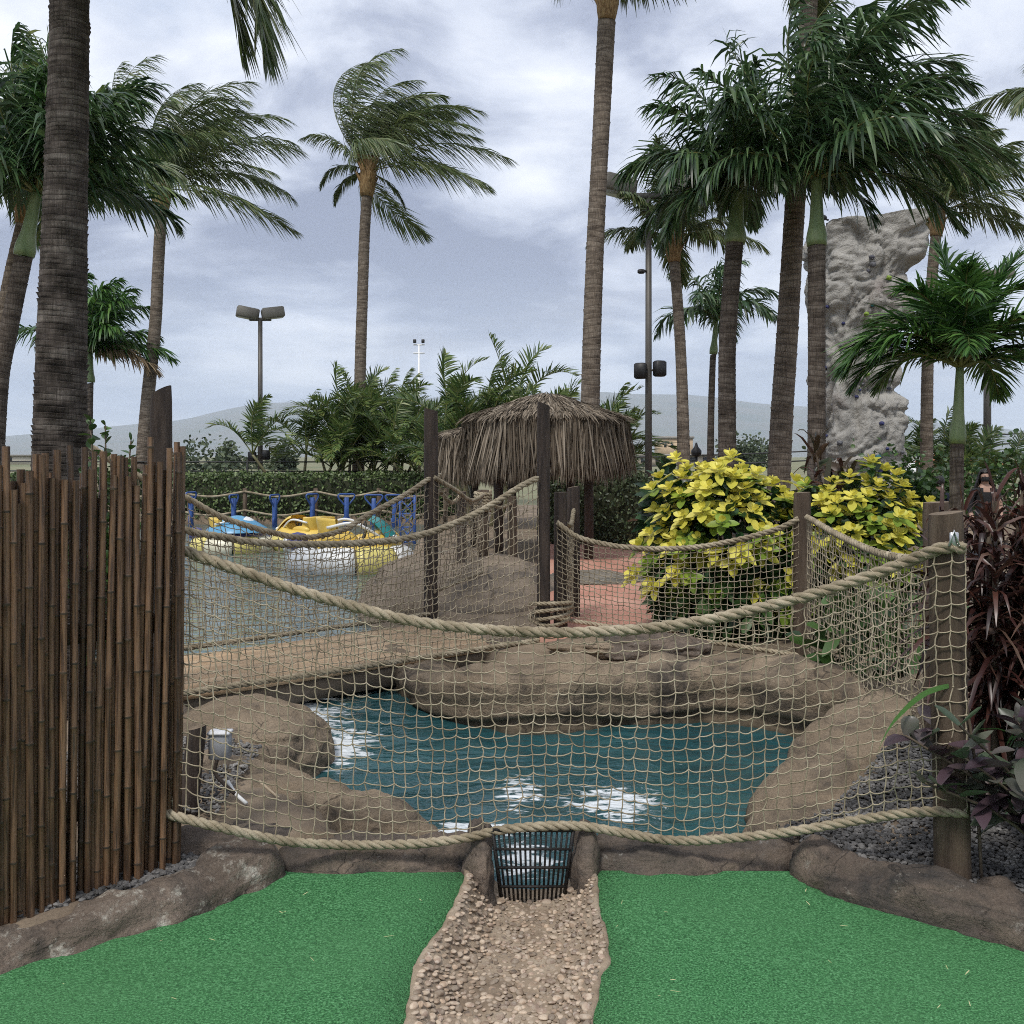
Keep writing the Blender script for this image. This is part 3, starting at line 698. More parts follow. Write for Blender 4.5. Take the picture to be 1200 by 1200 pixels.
def net(label, top, bot, cols, rows, parent_loc, cord=.0042, rope_r=.021, brope=True, sag=.010, shear=0.0, jit=.006, belly=(0, 0), seed=0, group='rope nets strung between posts', mat=None, trope=True, lash=True, mid=None):
    """net hung from the rope along top to the rope along bot; rows follow the strands"""
    r = np.random.default_rng(seed); mat = mat or netm
    e = E('rope_net', parent_loc, label, 'net', group)
    if trope: rope('top_rope', top, rope_r, e)
    if brope: rope('bottom_rope', bot, rope_r*.85, e)
    T = resample(top, n=cols+1); Bt = resample(bot, n=cols+1)
    K = np.zeros((cols+1, rows+1, 3))
    for j in range(rows+1):
        v = j/rows
        row = T*(1-v)+Bt*v
        if shear:
            u = np.clip(np.linspace(0, 1, cols+1)+shear*v*(1-0)*0, 0, 1)
        K[:, j] = row
        K[:, j, 0] += belly[0]*math.sin(math.pi*v)*np.sin(np.linspace(0, math.pi, cols+1))
        K[:, j, 1] += belly[1]*math.sin(math.pi*v)*np.sin(np.linspace(0, math.pi, cols+1))
    K[1:-1, 1:-1] += r.normal(0, jit, (cols-1, rows-1, 3))
    mb = MB()
    for i in range(cols+1):
        Q = []
        for j in range(rows+1):
            Q.append(K[i, j])
            if j < rows: Q.append((K[i, j]+K[i, j+1])/2+r.normal(0, jit*.5, 3))
        mb.tube(Q, cord, 5)
    for j in range(0 if not trope else 1, rows+(0 if brope else 1)):
        Q = []
        for i in range(cols+1):
            Q.append(K[i, j])
            if i < cols:
                a, b = K[i, j], K[i+1, j]; sg = sag*r.uniform(.5, 1.4)
                for f in (.25, .5, .75): Q.append(a+(b-a)*f-np.array([0, 0, sg*4*f*(1-f)]))
        mb.tube(Q, cord*.95, 5)
    C = K[:, 1:rows].reshape(-1, 3)
    scatter_stones(mb, C, np.full(len(C), cord*1.75), 0, 1, .15, seed)
    mb.build('mesh', mat, e)
    if lash and trope:
        # one lacing cord spiralling along the rope
        Q = resample(top, step=.012); Tq, Nq, Bq = frames(Q); a = np.arange(len(Q))*.012/.095*2*np.pi
        a = a+.9*np.sin(a)
        mb = MB().tube(Q+(Nq*np.cos(a)[:, None]+Bq*np.sin(a)[:, None])*rope_r*1.1, cord*.75, 4); mb.build('lacing', mat, e)
    return e
def WP(L): return np.array([W(*q) for q in L])
# front net, nearest the camera
topC = catmull(WP([(196, 634, 3.62), (218, 646, 3.62), (280, 668, 3.63), (350, 692, 3.65), (420, 712, 3.67), (480, 727, 3.69), (560, 737, 3.70), (640, 741, 3.70), (700, 740, 3.69), (760, 736, 3.67), (830, 726, 3.64), (900, 710, 3.60), (960, 694, 3.55), (1020, 674, 3.49), (1070, 655, 3.42), (1100, 643, 3.345), (1131, 641, 3.33)]), 160)
botC = catmull(WP([(190, 951, 3.52), (212, 958, 3.50), (260, 970, 3.50), (330, 985, 3.58), (400, 990, 3.64), (480, 989, 3.66), (540, 983, 3.66), (580, 974, 3.66), (620, 969, 3.645), (680, 968, 3.655), (730, 976, 3.66), (790, 985, 3.64), (860, 982, 3.63), (930, 974, 3.58), (1000, 962, 3.53), (1060, 953, 3.42), (1100, 951, 3.345), (1133, 953, 3.33)]), 160)
net('long sagging front net of tan cord with thick twisted ropes, nearest the lawn', topC, botC, 62, 19, (0, 3.7, .1), .0026, .0205, jit=.004, sag=.006, seed=1)
# bridge nets
PA, PB = np.array([-2.156, 6.02]), np.array([.251, 7.80]); PC, PD = np.array([-3.18, 6.90]), np.array([-.752, 9.10])
def onl(px, a, b):
    k = (px-CX)/F; d_ = b-a; t_ = (k*a[1]-a[0])/(d_[0]-k*d_[1]); return (a+d_*t_)[1]
topB = catmull(WP([(px, py, onl(px, PA, PB)-.03) for px, py in [(190, 610), (220, 622), (258, 629), (307, 636), (379, 638), (452, 634), (500, 625), (540, 610), (575, 592), (605, 573), (630, 560)]]), 120)
def lin(a, b, z0, z1, n=60): return np.stack([np.linspace(a[0], b[0], n), np.linspace(a[1], b[1], n), np.linspace(z0, z1, n)], 1)
botB = lin(PA+(.05, 0), PB-(.03, .05), .085, .10)
net('net on the near side of the bridge, hung from the tall black post', topB, botB, 58, 17, (*PA, .05), .0035, .024, sag=.007, jit=.006, seed=2)
topA = catmull(WP([(px, py, onl(px, PC, PD)-.04) for px, py in [(70, 500), (140, 545), (190, 572), (220, 584), (258, 605), (307, 621), (355, 630), (400, 622), (427, 606), (476, 579), (500, 563), (516, 556)]]), 140)
botA = lin(PC+(.05, 0), PD-(0, .05), .085, .10)
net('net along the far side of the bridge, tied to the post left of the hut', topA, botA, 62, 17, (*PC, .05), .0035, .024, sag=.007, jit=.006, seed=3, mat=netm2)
# nets beyond the pond
dn = lambda px: 7.93+(7.05-7.93)*(px-655)/(938-655)
topD = catmull(WP([(px, py, dn(px)) for px, py in [(653, 612), (677, 629), (717, 639), (763, 643), (817, 641), (867, 632), (910, 620), (936, 608)]]), 90)
botD = lin(topD[0, :2], topD[-1, :2], .24, .12)
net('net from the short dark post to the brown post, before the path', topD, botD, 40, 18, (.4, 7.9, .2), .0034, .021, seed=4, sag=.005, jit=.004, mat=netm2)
de = lambda px: 7.05+(4.55-7.05)*((px-945)/(1095-945))**.75
topE = catmull(WP([(px, py, de(px)) for px, py in [(946, 606), (955, 611), (981, 626), (1025, 646), (1069, 655), (1092, 655)]]), 60)
botE = lin(topE[0, :2], topE[-1, :2], .12, .22)
botE[:, :2] = resample(topE, n=60)[:, :2]
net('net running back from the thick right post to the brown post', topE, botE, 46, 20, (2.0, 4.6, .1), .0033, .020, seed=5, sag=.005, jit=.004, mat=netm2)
# short return nets by the bridge end
topF = catmull([(.40, 7.98, 1.02), (.50, 8.35, .97), (.55, 8.72, 1.08)], 30); botF = lin((.40, 7.98), (.55, 8.72), .2, .2)
net('narrow net between the two short posts at the bridge end', topF, botF, 14, 18, (.4, 8, .1), .0036, .020, seed=6, sag=.007)
topH = catmull([(-.72, 9.04, 1.36), (-.55, 9.2, 1.25), (-.40, 9.6, 1.12), (-.3, 10.2, 1.15)], 30); botH = lin((-.72, 9.04), (-.3, 10.2), .3, .35)
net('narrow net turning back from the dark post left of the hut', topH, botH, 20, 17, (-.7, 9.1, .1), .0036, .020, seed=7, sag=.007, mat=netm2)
# rope coils and knots
mb = MB()
for i in range(4):
    a = np.linspace(0, 2*np.pi, 40); z = .24+.045*i
    cx_, cy_ = .30, 7.87
    P = np.stack([cx_+.15*np.cos(a)+.03*np.sin(a*2+i), cy_+.16*np.sin(a), z+.02*np.sin(a+i)], 1); rope_mb(mb, P, .016)
tag(mb.build('rope_coil', ropem, origin=(.30, 7.87, .24)), 'coil of rope wound low round the tall black post and its neighbour', 'rope')
def knot(c_, r, label):
    a = np.linspace(0, 2*np.pi, 60)
    P = np.stack([(np.sin(a)+2*np.sin(2*a)), (np.cos(a)-2*np.cos(2*a))*.7, -np.sin(3*a)], 1)*r/3+np.asarray(c_)
    mb = MB(); rope_mb(mb, P[:, [0, 2, 1]], .019); tag(mb.build('rope_knot', ropem, origin=c_), label, 'rope')
knot(W(653, 618, 7.86), .10, 'rope knot at the head of the net beside the tall black post')
knot(W(513, 562, 8.98), .10, 'rope knot on the dark post left of the hut')
# clamp on the right post
mb = MB().box(W(1118, 633, 3.325), (.03, .012, .055), bev=.003).tube(WP([(1112, 640, 3.315), (1118, 622, 3.315), (1124, 640, 3.315)]), .005, 6)
tag(mb.build('rope_clamp', M('zinc', [(.45, .46, .48), (.6, .6, .6)], 20, .4, metal=.8), origin=W(1118, 640, 3.325)), 'small zinc clamp fixing the rope to the thick right post', 'clamp')

# ---------------------------------------------------------------- things on the left bank, behind the net
post('short_post', 231, 4.10, .42, -.1, .040, wood_d, 'short black post leaning behind the net by the bamboo fence', .01, lean=(-.05, -.02), group=None)
e = E('junction_box', W(257, 888, 4.15), 'grey electrical box fixed to the short black post', 'electrical box')
gm = M('grey_plastic', [(.24, .25, .27), (.33, .34, .36)], 8, .55)
mb = MB().box(W(258, 873, 4.15), (.085, .06, .115), bev=.006); mb.build('body', gm, e)
mb = MB().box(W(258, 858, 4.148), (.095, .07, .012), bev=.003); mb.build('lid', M('pale_plastic', [(.55, .56, .58), (.62, .62, .63)], 8, .5), e)
mb = MB().tube(catmull([W(255, 888, 4.13), W(252, 905, 4.12), W(262, 918, 4.1), W(275, 930, 4.08)], 16), .008, 6); mb.build('cable', wood_d, e)
wh = M('white_pipe', [(.62, .62, .6), (.75, .75, .73)], 20, .5)
tag(MB().tube(catmull([W(267, 921, 4.25)+(0, 0, .02), W(276, 934, 4.2)+(0, 0, .015), W(289, 946, 4.15)+(0, 0, .015)], 8), .008, 8).build('plastic_pipe', wh, origin=W(277, 934, 4.2)), 'short white pipe lying on the left bank behind the net', 'pipe')
tag(MB().tube(catmull([W(304, 921, 4.3)+(0, 0, .02), W(325, 939, 4.25)+(0, 0, .02), W(350, 960, 4.2)+(0, 0, .03)], 10), np.linspace(.007, .004, 10), 6).build('stick', M('dry_stick', [(.42, .33, .22), (.52, .42, .3)], 20, .8), origin=W(325, 939, 4.25)), 'dry pale stick lying on the left bank behind the net', 'stick')
# ---------------------------------------------------------------- palms
coco = leafmat('coconut_leaf', [(.045, .075, .028), (.085, .130, .044), (.145, .185, .070), (.20, .21, .10)], .3, .36, .32)
manila = leafmat('manila_leaf', [(.022, .050, .024), (.042, .090, .034), (.075, .135, .048), (.13, .19, .085)], .3, .32, .28)
manila_b = leafmat('young_palm_leaf', [(.018, .050, .014), (.035, .095, .022), (.07, .16, .035), (.12, .22, .05)], .3, .38, .28)
areca = leafmat('areca_leaf', [(.032, .065, .018), (.070, .125, .034), (.13, .19, .05), (.21, .235, .075)], .3, .4, .28)
drymat = leafmat('dry_frond', [(.12, .08, .045), (.22, .16, .09), (.28, .22, .14)], .3, .8, .15)
rachm = M('rachis', [(.07, .10, .03), (.14, .16, .05), (.20, .17, .07)], 4, .5)
shaftm = M('green_crownshaft', [(.10, .15, .06), (.17, .235, .10), (.24, .29, .15)], 3, .45, stretch=(4, 4, .8), fine=.15)
bootm = M('fibrous_leaf_bases', [(.12, .07, .03), (.26, .16, .07), (.36, .26, .13)], 7, .85, .7, 40, stretch=(5, 5, 1.5), fine=.3)
def trunkmat(name, stops, ring=9):
    m, nt = nodes(name); t = NT(nt); v = t.coord()
    c = t.ramp(t.noise(t.coord((1, 1, 4)), 4, 7, .65), [(.3+.4*i/(len(stops)-1), s) for i, s in enumerate(stops)])
    fib = t.ramp(t.noise(t.coord((60, 60, 5)), 1.5, 4, .6), [(.3, (.45, .45, .45)), (.65, (1.15, 1.15, 1.15))])
    c = t.mix(1.0, c, fib, 'MULTIPLY')
    at = t.n('ShaderNodeAttribute', attribute_name='ring'); c = t.mix(t.math('MULTIPLY', at.outputs['Fac'], .75), c, stops[0])
    p = t.n('ShaderNodeBsdfPrincipled'); t.l(c, p.inputs['Base Color']); p.inputs['Roughness'].default_value = .9; p.inputs['Specular IOR Level'].default_value = .15
    n1 = t.bump(t.noise(t.coord((50, 50, 8)), 2, 5, .7), .6, .012); t.l(n1, p.inputs['Normal']); t.out(p.outputs[0]); return m
tr_dark = trunkmat('trunk_dark', [(.045, .036, .029), (.12, .098, .080), (.21, .18, .15)])
tr_grey = trunkmat('trunk_grey', [(.09, .072, .057), (.21, .17, .133), (.33, .28, .225)])
tr_big = trunkmat('trunk_ringed', [(.035, .029, .025), (.10, .084, .072), (.22, .195, .17)])
def trunk_mesh(P, R, ring, parent, mat, n=20, amp=.03, seed=0, tilt=.25):
    """tapered trunk with leaf-scar rings of the given spacing"""
    P = np.asarray(P, float); s = np.concatenate([[0], np.cumsum(np.linalg.norm(np.diff(P, axis=0), axis=1))]); tot = s[-1]
    r = np.random.default_rng(seed); q = [0.0]
    while q[-1] < tot: q.append(q[-1]+ring*r.uniform(.65, 1.35))
    lev, prof, at = [], [], []
    for a, b in zip(q[:-1], q[1:]):
        d_ = b-a; j = r.uniform(.6, 1.5)
        for f, k, g in ((0, .0, .3), (.35, .25*j, .0), (.72, .8*j, 0), (.80, 1*j, .2), (.84, -.35*j, 1), (.93, -.45*j, 1)):
            lev.append(a+d_*f); prof.append(k); at.append(g)
    lev = np.array(lev); k_ = lev <= tot; lev, prof, at = lev[k_], np.array(prof)[k_], np.array(at)[k_]
    C = np.stack([np.interp(lev, s, P[:, i]) for i in range(3)], 1); Rr = np.interp(lev, s, np.linspace(0, tot, len(R)) if False else np.interp(s, s, s), None) if False else np.interp(lev/tot, np.linspace(0, 1, len(R)), R)
    T, N, B = frames(C); a = np.linspace(0, 2*np.pi, n, endpoint=False)
    rr = Rr[:, None]*(1+amp*prof[:, None]*(1+.8*np.sin(a*3+lev[:, None]*23)+.5*np.sin(a*7-lev[:, None]*41)))
    up = (np.sin(a+lev[:, None]*2.1)*tilt*ring)[..., None]*T[:, None]
    V = C[:, None]+rr[..., None]*(np.cos(a)[None, :, None]*N[:, None]+np.sin(a)[None, :, None]*B[:, None])+up
    k = len(C); i = np.arange(k-1)[:, None]*n+np.arange(n)[None]; i2 = np.arange(k-1)[:, None]*n+((np.arange(n)+1) % n)[None]
    mb = MB().add(V.reshape(-1, 3), np.stack([i, i2, i2+n, i+n], -1).reshape(-1, 4)); ob = mb.build('trunk', mat, parent)
    A = ob.data.attributes.new('ring', 'FLOAT', 'POINT'); A.data.foreach_set('value', np.repeat(at, n).astype(np.float32))
    return ob
COCO_P = [(0, .5), (.25, 1), (.7, .8), (1, .08)]
def frond_mesh(o, az, el, L, r, grav=.9, wind=(0, 0, 0), nl=46, ll=.27, lw=.014, petiole=.16, lgrav=.55, lwind=.35, rad=.018, alpha=(68, 26), vee=.25, ragged=.12, pl=0, mats=None, parent=None, back=None, n=16):
    """one feather frond: a bending rachis with drooping leaflets on both sides"""
    ce = math.cos(el); d = np.array([math.cos(az)*ce, math.sin(az)*ce, math.sin(el)]); wind = np.asarray(wind, float)
    P = [np.asarray(o, float)]; g = np.array([0, 0, -1.0])
    for i in range(n):
        s = (i+.5)/n
        d = unit(d+(g*grav+wind)*(.25+1.5*s)/n*1.0); P.append(P[-1]+d*L/n)
    P = np.array(P); T = unit(np.gradient(P, axis=0))
    S0 = np.array([-math.sin(az), math.cos(az), 0.0]); S = unit(np.array([np.cross(T[i], np.cross(S0, T[i])) for i in range(n+1)])); U = np.cross(T, S); U = np.where(U[:, 2:3] < -.99, -U, U)
    U = np.cross(S, T)*-1
    U = np.where((np.sum(U*np.array([0, 0, 1]), 1, keepdims=True) < 0) & (np.abs(T[:, 2:3]) < .5), -U, U)
    mb = MB(); mb.tube(P, np.linspace(rad, rad*.18, n+1), 5, mi=1)
    tl = np.linspace(petiole, .995, nl)+r.normal(0, .004, nl); tl = np.clip(np.tile(tl, 2), 0, 1); sd = np.repeat([-1, 1], nl)
    u = np.linspace(0, 1, n+1); ip = lambda A: np.stack([np.interp(tl, u, A[:, i]) for i in range(3)], 1)
    p, t_, s_, u_ = ip(P), unit(ip(T)), unit(ip(S)), unit(ip(U))
    q = (tl-petiole)/(1-petiole); al = np.radians(alpha[0]+(alpha[1]-alpha[0])*q+r.normal(0, 5, len(q)))
    v_ = vee+r.normal(0, .12+pl, len(q))
    D = unit(t_*np.cos(al)[:, None]+s_*(np.sin(al)*sd)[:, None]+u_*v_[:, None])
    Lf = L*ll*(.38+.62*np.sin(np.pi*np.clip(q*.86+.12, 0, 1))**.8)*(1-.35*q**4)*r.uniform(1-ragged, 1+ragged, len(q))
    Nm = unit(u_+.35*r.normal(0, 1, (len(q), 3)))
    ss = np.array([0, .3, .65, 1.0]); ww = np.array([.55, 1, .75, .06])
    lg = lgrav*r.uniform(.6, 1.4, len(q)); dirs = D[:, None]+(g*lg[:, None])[:, None]*ss[None, :, None]*1.3+(wind*lwind)[None, None]*ss[None, :, None]*1.3
    dirs = unit(dirs); steps = np.diff(ss, prepend=0)
    pts = p[:, None]+np.cumsum(dirs*(steps[None, :]*Lf[:, None])[..., None], 1)
    side = unit(np.cross(D, Nm)); Wd = side[:, None]*(ww[None]*lw*r.uniform(.8, 1.2, len(q))[:, None])[..., None]
    mb.strips(pts, Wd, None, 0)
    return mb.build('frond', mats, parent)
PALMS = 'palms round the lagoon and the lawn'
def curve_trunk(pts, n=60): return catmull(pts, n)
def palm(label, tp, R, ring, crown, mat, kind, seed, shaft=None, boot=None, amp=.03, cat='palm tree', group=PALMS, n=18, name=None):
    """tp: trunk centre line; crown: list of frond keyword dicts"""
    r = np.random.default_rng(seed); P = curve_trunk(tp); top = P[-1]; dr = unit(P[-1]-P[-4])
    e = E(name or ('coconut_palm' if kind == 'coco' else 'manila_palm'), P[0], label, cat, group)
    trunk_mesh(P, R, ring, e, mat, n, amp, seed)
    o = top
    if shaft:
        h, r0 = shaft; z = np.linspace(0, 1, 14); C = top+dr*(z*h)[:, None]
        mb = MB().tube(C, r0*(1.0+.28*np.exp(-((z-.12)/.16)**2)-.42*z), 16); mb.build('crownshaft', shaftm, e); o = top+dr*h
    if boot:
        h, r0 = boot; z = np.linspace(0, 1, 12); mb = MB(); C = top+dr*(z*h-.05*h)[:, None]
        mb.tube(C, r0*(.55+.38*np.sin(np.pi*np.clip(z*.9+.12, 0, 1))), 14)
        for i in range(34):
            a = r.uniform(0, 6.28); b = top+dr*h*r.uniform(.0, .75); dd = unit(np.array([math.cos(a), math.sin(a), 1.2]))
            mb.tube([b, b+dd*r0*1.1, b+dd*r0*2.1+(0, 0, .3*r0)], [r0*.36, r0*.22, r0*.05], 5)
        mb.build('leaf_bases', bootm, e); o = top+dr*h*.55
    for k in crown:
        k = dict(k); m = k.pop('m', None); off = k.pop('off', 0)
        frond_mesh(o+dr*off, r=r, mats=[m or (coco if kind == 'coco' else manila), rachm], parent=e, **k)
    return e
def coco_crown(L, nf, r, wind=(1.1, .2, .1), **kw):
    out = []
    for i in range(nf):
        az = 2*math.pi*(i*.382+r.uniform(-.04, .04)); f = i/(nf-1)
        el = math.radians(84-78*f**1.2+r.uniform(-6, 6)); el = max(el, math.radians(52)) if math.cos(az) < -.3 and wind[0] > 1 else el; wv = np.asarray(wind)*r.uniform(.75, 1.25)
        out.append(dict(az=az, el=el, L=L*r.uniform(.85, 1.1), grav=.75+.5*f, wind=wv, **kw))
    return out
def manila_crown(L, nf, r, wind=(.8, .1, 0), grav=1.7, **kw):
    out = []
    for i in range(nf):
        az = 2*math.pi*(i*.382+r.uniform(-.04, .04)); f = i/(nf-1)
        el = math.radians(86-62*f+r.uniform(-6, 6))
        out.append(dict(az=az, el=el, L=L*r.uniform(.85, 1.1), grav=grav*r.uniform(.85, 1.15), wind=np.asarray(wind)*r.uniform(.7, 1.3), **kw))
    return out
def TP(L): return [W(px, py, d) for px, py, d in L]
def base(px, d, z=0.0): return np.array([(px-CX)/F*d, d, z])
R_ = lambda s: np.random.default_rng(s)
# the thick foreground trunk on the left
d = 5.7
hang = [dict(az=math.radians(-2), el=math.radians(10), L=1.75, grav=3.3, wind=(.1, 0, 0), nl=70, ll=.36, lw=.011, lgrav=.75, lwind=.1)]
hang += [dict(hang[0], az=.25, L=1.62, grav=3.0), dict(hang[0], az=-.3, L=1.8, grav=3.1, el=.25), dict(hang[0], az=.1, L=1.55, grav=3.6)]
palm('massive ringed palm trunk rising behind the bamboo fence, its crown out of frame', [base(71, d, -.1), W(70, 600, d), W(71, 480, d), W(75, 300, d), W(80, 100, d), W(83, -60, d), W(84, -88, d)], [.160, .158, .150, .135, .118, .108, .100], .034,
     coco_crown(2.6, 11, R_(31), (.5, .1, .1), nl=40, lw=.016)+hang, tr_big, 'coco', 31, boot=(.45, .15), n=44, amp=.034)
# coconut palms blown by the wind
kw = dict(nl=84, lw=.017, ll=.29, lgrav=1.15, lwind=.32, petiole=.18, n=18, alpha=(60, 24))
palm('wind blown coconut palm with a thin leaning trunk, left of the lamp post', [base(163, 27, 0), W(172, 480, 27), W(182, 380, 27), W(185, 320, 27), W(189, 248, 27)], [.20, .18, .158, .15], .12, coco_crown(4.0, 19, R_(1), (1.9, .2, -.1), **kw)+[dict(az=a_, el=e_, L=l_, grav=g_, wind=(.2, 0, 0), **kw) for a_, e_, l_, g_ in ((3.1, .8, 2.2, 1.9), (0.1, .45, 3.8, 1.3), (-.1, .75, 4.2, 1.2))], tr_grey, 'coco', 1, boot=(1.1, .25))
palm('wind blown coconut palm standing alone against the sky, left of centre', [base(419, 27.8, 0), W(422, 440, 27.8), W(425, 340, 27.8), W(427, 280, 27.8), W(430, 228, 27.8)], [.18, .165, .155, .15], .12, coco_crown(3.9, 20, R_(2), (2.1, .2, -.1), **kw)+[dict(az=a_, el=e_, L=l_, grav=g_, wind=(.2, 0, 0), **kw) for a_, e_, l_, g_ in ((3.1, .55, 1.7, 2.4), (2.8, .1, 1.5, 2.2), (3.4, .9, 2.2, 1.6), (0, -.3, 1.5, 1.8))], tr_grey, 'coco', 2, boot=(1.15, .26))
palm('tallest coconut palm, its trunk leaving the top of the picture behind the hut', [base(690, 16.5, 0), W(692, 460, 16.5), W(697, 300, 16.5), W(704, 160, 16.5), W(711, 22, 16.5)], [.175, .16, .15, .14, .15], .10, [dict(k_, el=max(k_['el'], .62), grav=.7) for k_ in coco_crown(2.7, 18, R_(3), (1.0, .1, .2), **kw)], tr_grey, 'coco', 3, boot=(.8, .20))
palm('coconut palm with slightly curved trunk beside the tall light pole', [base(803, 18, 0), W(800, 480, 18), W(797, 400, 18), W(793, 340, 18), W(790, 305, 18)], [.13, .115, .10, .095], .09, coco_crown(1.9, 20, R_(4), (.35, .2, .1), **kw), tr_grey, 'coco', 4, boot=(.7, .16))
palm('coconut palm right of the climbing tower with streaming fronds', [base(1085, 22, -.2), W(1087, 430, 22), W(1092, 330, 22), W(1097, 275, 22)], [.15, .135, .12, .115], .1, coco_crown(2.7, 22, R_(5), (1.2, .2, .15), **kw), tr_grey, 'coco', 5, boot=(.8, .18))
palm('pale leaning coconut trunk between the two dark crowned palms', [base(908, 12, 0), W(915, 510, 12), W(922, 400, 12), W(931, 250, 12), W(941, 110, 12), W(950, -30, 12)], [.15, .135, .125, .115, .10], .075, coco_crown(2.2, 12, R_(6), (1, .2, .1), **kw), tr_grey, 'coco', 6, boot=(.6, .15))
palm('coconut palm at the right edge, only its frond tips in view', [base(1290, 15, 0), W(1290, 400, 15), W(1295, 140, 15)], [.14, .12, .11], .09, coco_crown(2.4, 13, R_(7), (.1, .1, .1), **kw), tr_grey, 'coco', 7, boot=(.7, .17))
palm('leaning pale coconut trunk at the left edge behind the green crownshaft palm', [base(-32, 11, 0), W(-14, 480, 11), W(8, 350, 11), W(28, 260, 11)], [.10, .09, .082, .078], .07, coco_crown(1.9, 16, R_(8), (.3, .2, .2), m=areca, **kw), tr_grey, 'coco', 8, boot=(.5, .13))
YP = dict(nl=70, lw=.012, ll=.40, lgrav=.5, lwind=0, petiole=.14, vee=.3, pl=.06, alpha=(56, 18))
# dark green palms with smooth green crownshafts
mk = dict(nl=60, lw=.019, ll=.36, lgrav=1.15, lwind=.25, petiole=.1, vee=.3, pl=.25, alpha=(62, 20))
palm('large dark green palm with pale crownshaft, its crown sweeping right over the climbing tower', [base(956, 10.5, 0), W(957, 480, 10.5), W(957, 380, 10.5), W(957, 288, 10.5)], [.105, .095, .09, .092], .055, manila_crown(1.85, 16, R_(11), (.85, .1, .2), 1.5, **mk)+[dict(az=a, el=e_, L=l, grav=g_, wind=(1.0, 0, .15), **mk) for a, e_, l, g_ in ((.1, .95, 2.1, 1.5), (-.2, .7, 2.1, 1.7), (.3, 1.15, 2.2, 1.2), (-.1, .3, 1.7, 2.2), (3.0, 1.0, 1.9, 1.6), (2.6, .7, 1.7, 2.0), (-2.7, 1.2, 1.9, 1.5), (3.3, .5, 1.6, 2.0), (.2, 1.45, 2.5, .8), (2.2, 1.4, 2.4, .9), (-1.2, 1.35, 2.4, 1.0), (.5, 1.2, 2.4, 1.1))], tr_dark, 'manila', 11, shaft=(.72, .088))
palm('dark green palm with stout pale crownshaft and drooping fronds, right of the light pole', [base(853, 11.5, 0), W(852, 480, 11.5), W(853, 390, 11.5), W(861, 285, 11.5)], [.115, .105, .10, .10], .055, manila_crown(1.65, 16, R_(12), (.15, .1, 0), 2.0, **mk)+[dict(az=a, el=e_, L=l, grav=g_, wind=(-.1, 0, 0), **mk) for a, e_, l, g_ in ((3.1, .8, 1.6, 1.9), (2.8, .4, 1.4, 2.2), (-2.8, 1.1, 1.6, 1.6), (3.4, .2, 1.2, 2.3))], tr_dark, 'manila', 12, shaft=(.62, .105))
palm('dark green palm leaning at the left edge, crown half behind the massive trunk', [base(-14, 9.5, 0), W(-2, 470, 9.5), W(10, 390, 9.5), W(28, 300, 9.5)], [.095, .085, .08, .08], .055, manila_crown(1.55, 18, R_(13), (.45, .1, .1), 1.35, **mk)+[dict(az=.1, el=1.2, L=1.7, grav=1.2, wind=(.6, 0, .1), **mk), dict(az=-.4, el=1.45, L=1.35, grav=.3, wind=(.2, 0, 0), m=manila_b, **mk), dict(az=2.2, el=1.45, L=1.3, grav=.3, wind=(.2, 0, 0), m=manila_b, **mk)], tr_dark, 'manila', 13, shaft=(.62, .08))
palm('small palm with slim trunk and a browning frond beside the massive trunk', [base(104, 27, 0), W(104, 500, 27), W(105, 448, 27)], [.13, .11, .10], .1, manila_crown(2.3, 15, R_(14), (.7, .1, .1), 1.3, m=manila_b, **{**mk, 'lw': .034})+[dict(az=-.2, el=.25, L=2.2, grav=1.5, wind=(.6, 0, 0), m=drymat, **{**mk, 'lw': .034})], tr_dark, 'manila', 14, shaft=(.8, .115))
palm('small far palm between the curved coconut trunk and the dark palms', [base(832, 23, 0), W(833, 500, 23), W(835, 430, 23), W(836, 415, 23)], [.09, .08, .07], .08, manila_crown(1.75, 13, R_(15), (.35, .1, 0), 2.1, **{**mk, 'lw': .03, 'nl': 36}), tr_dark, 'manila', 15, shaft=(.8, .08))
palm('young bright green palm in the right foreground with a slender green trunk', [base(1121, 8, -.1), W(1121, 560, 8), W(1122, 520, 8)], [.062, .056, .052], .09, manila_crown(.96, 19, R_(16), (-.05, .05, 0), 1.9, m=manila_b, **YP)+[dict(az=a, el=e_, L=l, grav=g_, wind=(0, 0, 0), m=manila_b, **YP) for a, e_, l, g_ in ((3.2, .9, 1.2, 2.8), (-.2, .9, 1.2, 3.0), (0.1, 1.2, 1.05, .7), (3.0, .65, 1.05, 1.8))], tr_dark, 'manila', 16, shaft=(.62, .052))

# clumps of areca palms behind the hedge and the hut
def areca_clump(px, d, h, w, ns, seed, label, nf=6, L=1.5):
    r = R_(seed); c = base(px, d, 0); e = E('areca_palm', c, label, 'palm', 'clumps of feather palms behind the hedge')
    for i in range(ns):
        a = r.uniform(0, 6.28); k = r.uniform(.1, 1); b = c+(math.cos(a)*.3, math.sin(a)*.3, 0); hh = h*r.uniform(.45, 1)
        tp = b+np.array([math.cos(a)*w*k*.7, math.sin(a)*w*k*.5, hh*.72])
        P = catmull([b, b+(tp-b)*.5+(0, 0, hh*.06), tp], 12)
        MB().tube(P, np.linspace(.055, .035, 12), 7).build('stem', M_areca_stem, e)
        for j in range(nf):
            f = j/(nf-1); frond_mesh(tp, az=6.28*(j*.382)+r.uniform(-.3, .3)+i, el=math.radians(86-48*f), L=1.2*L*r.uniform(.8, 1.1), r=r, grav=1.75, wind=(.35, 0, 0), nl=34, ll=.25, lw=.020, petiole=.2, lgrav=.35, lwind=.2, rad=.02, vee=.55, mats=[areca, rachm], parent=e, n=10)
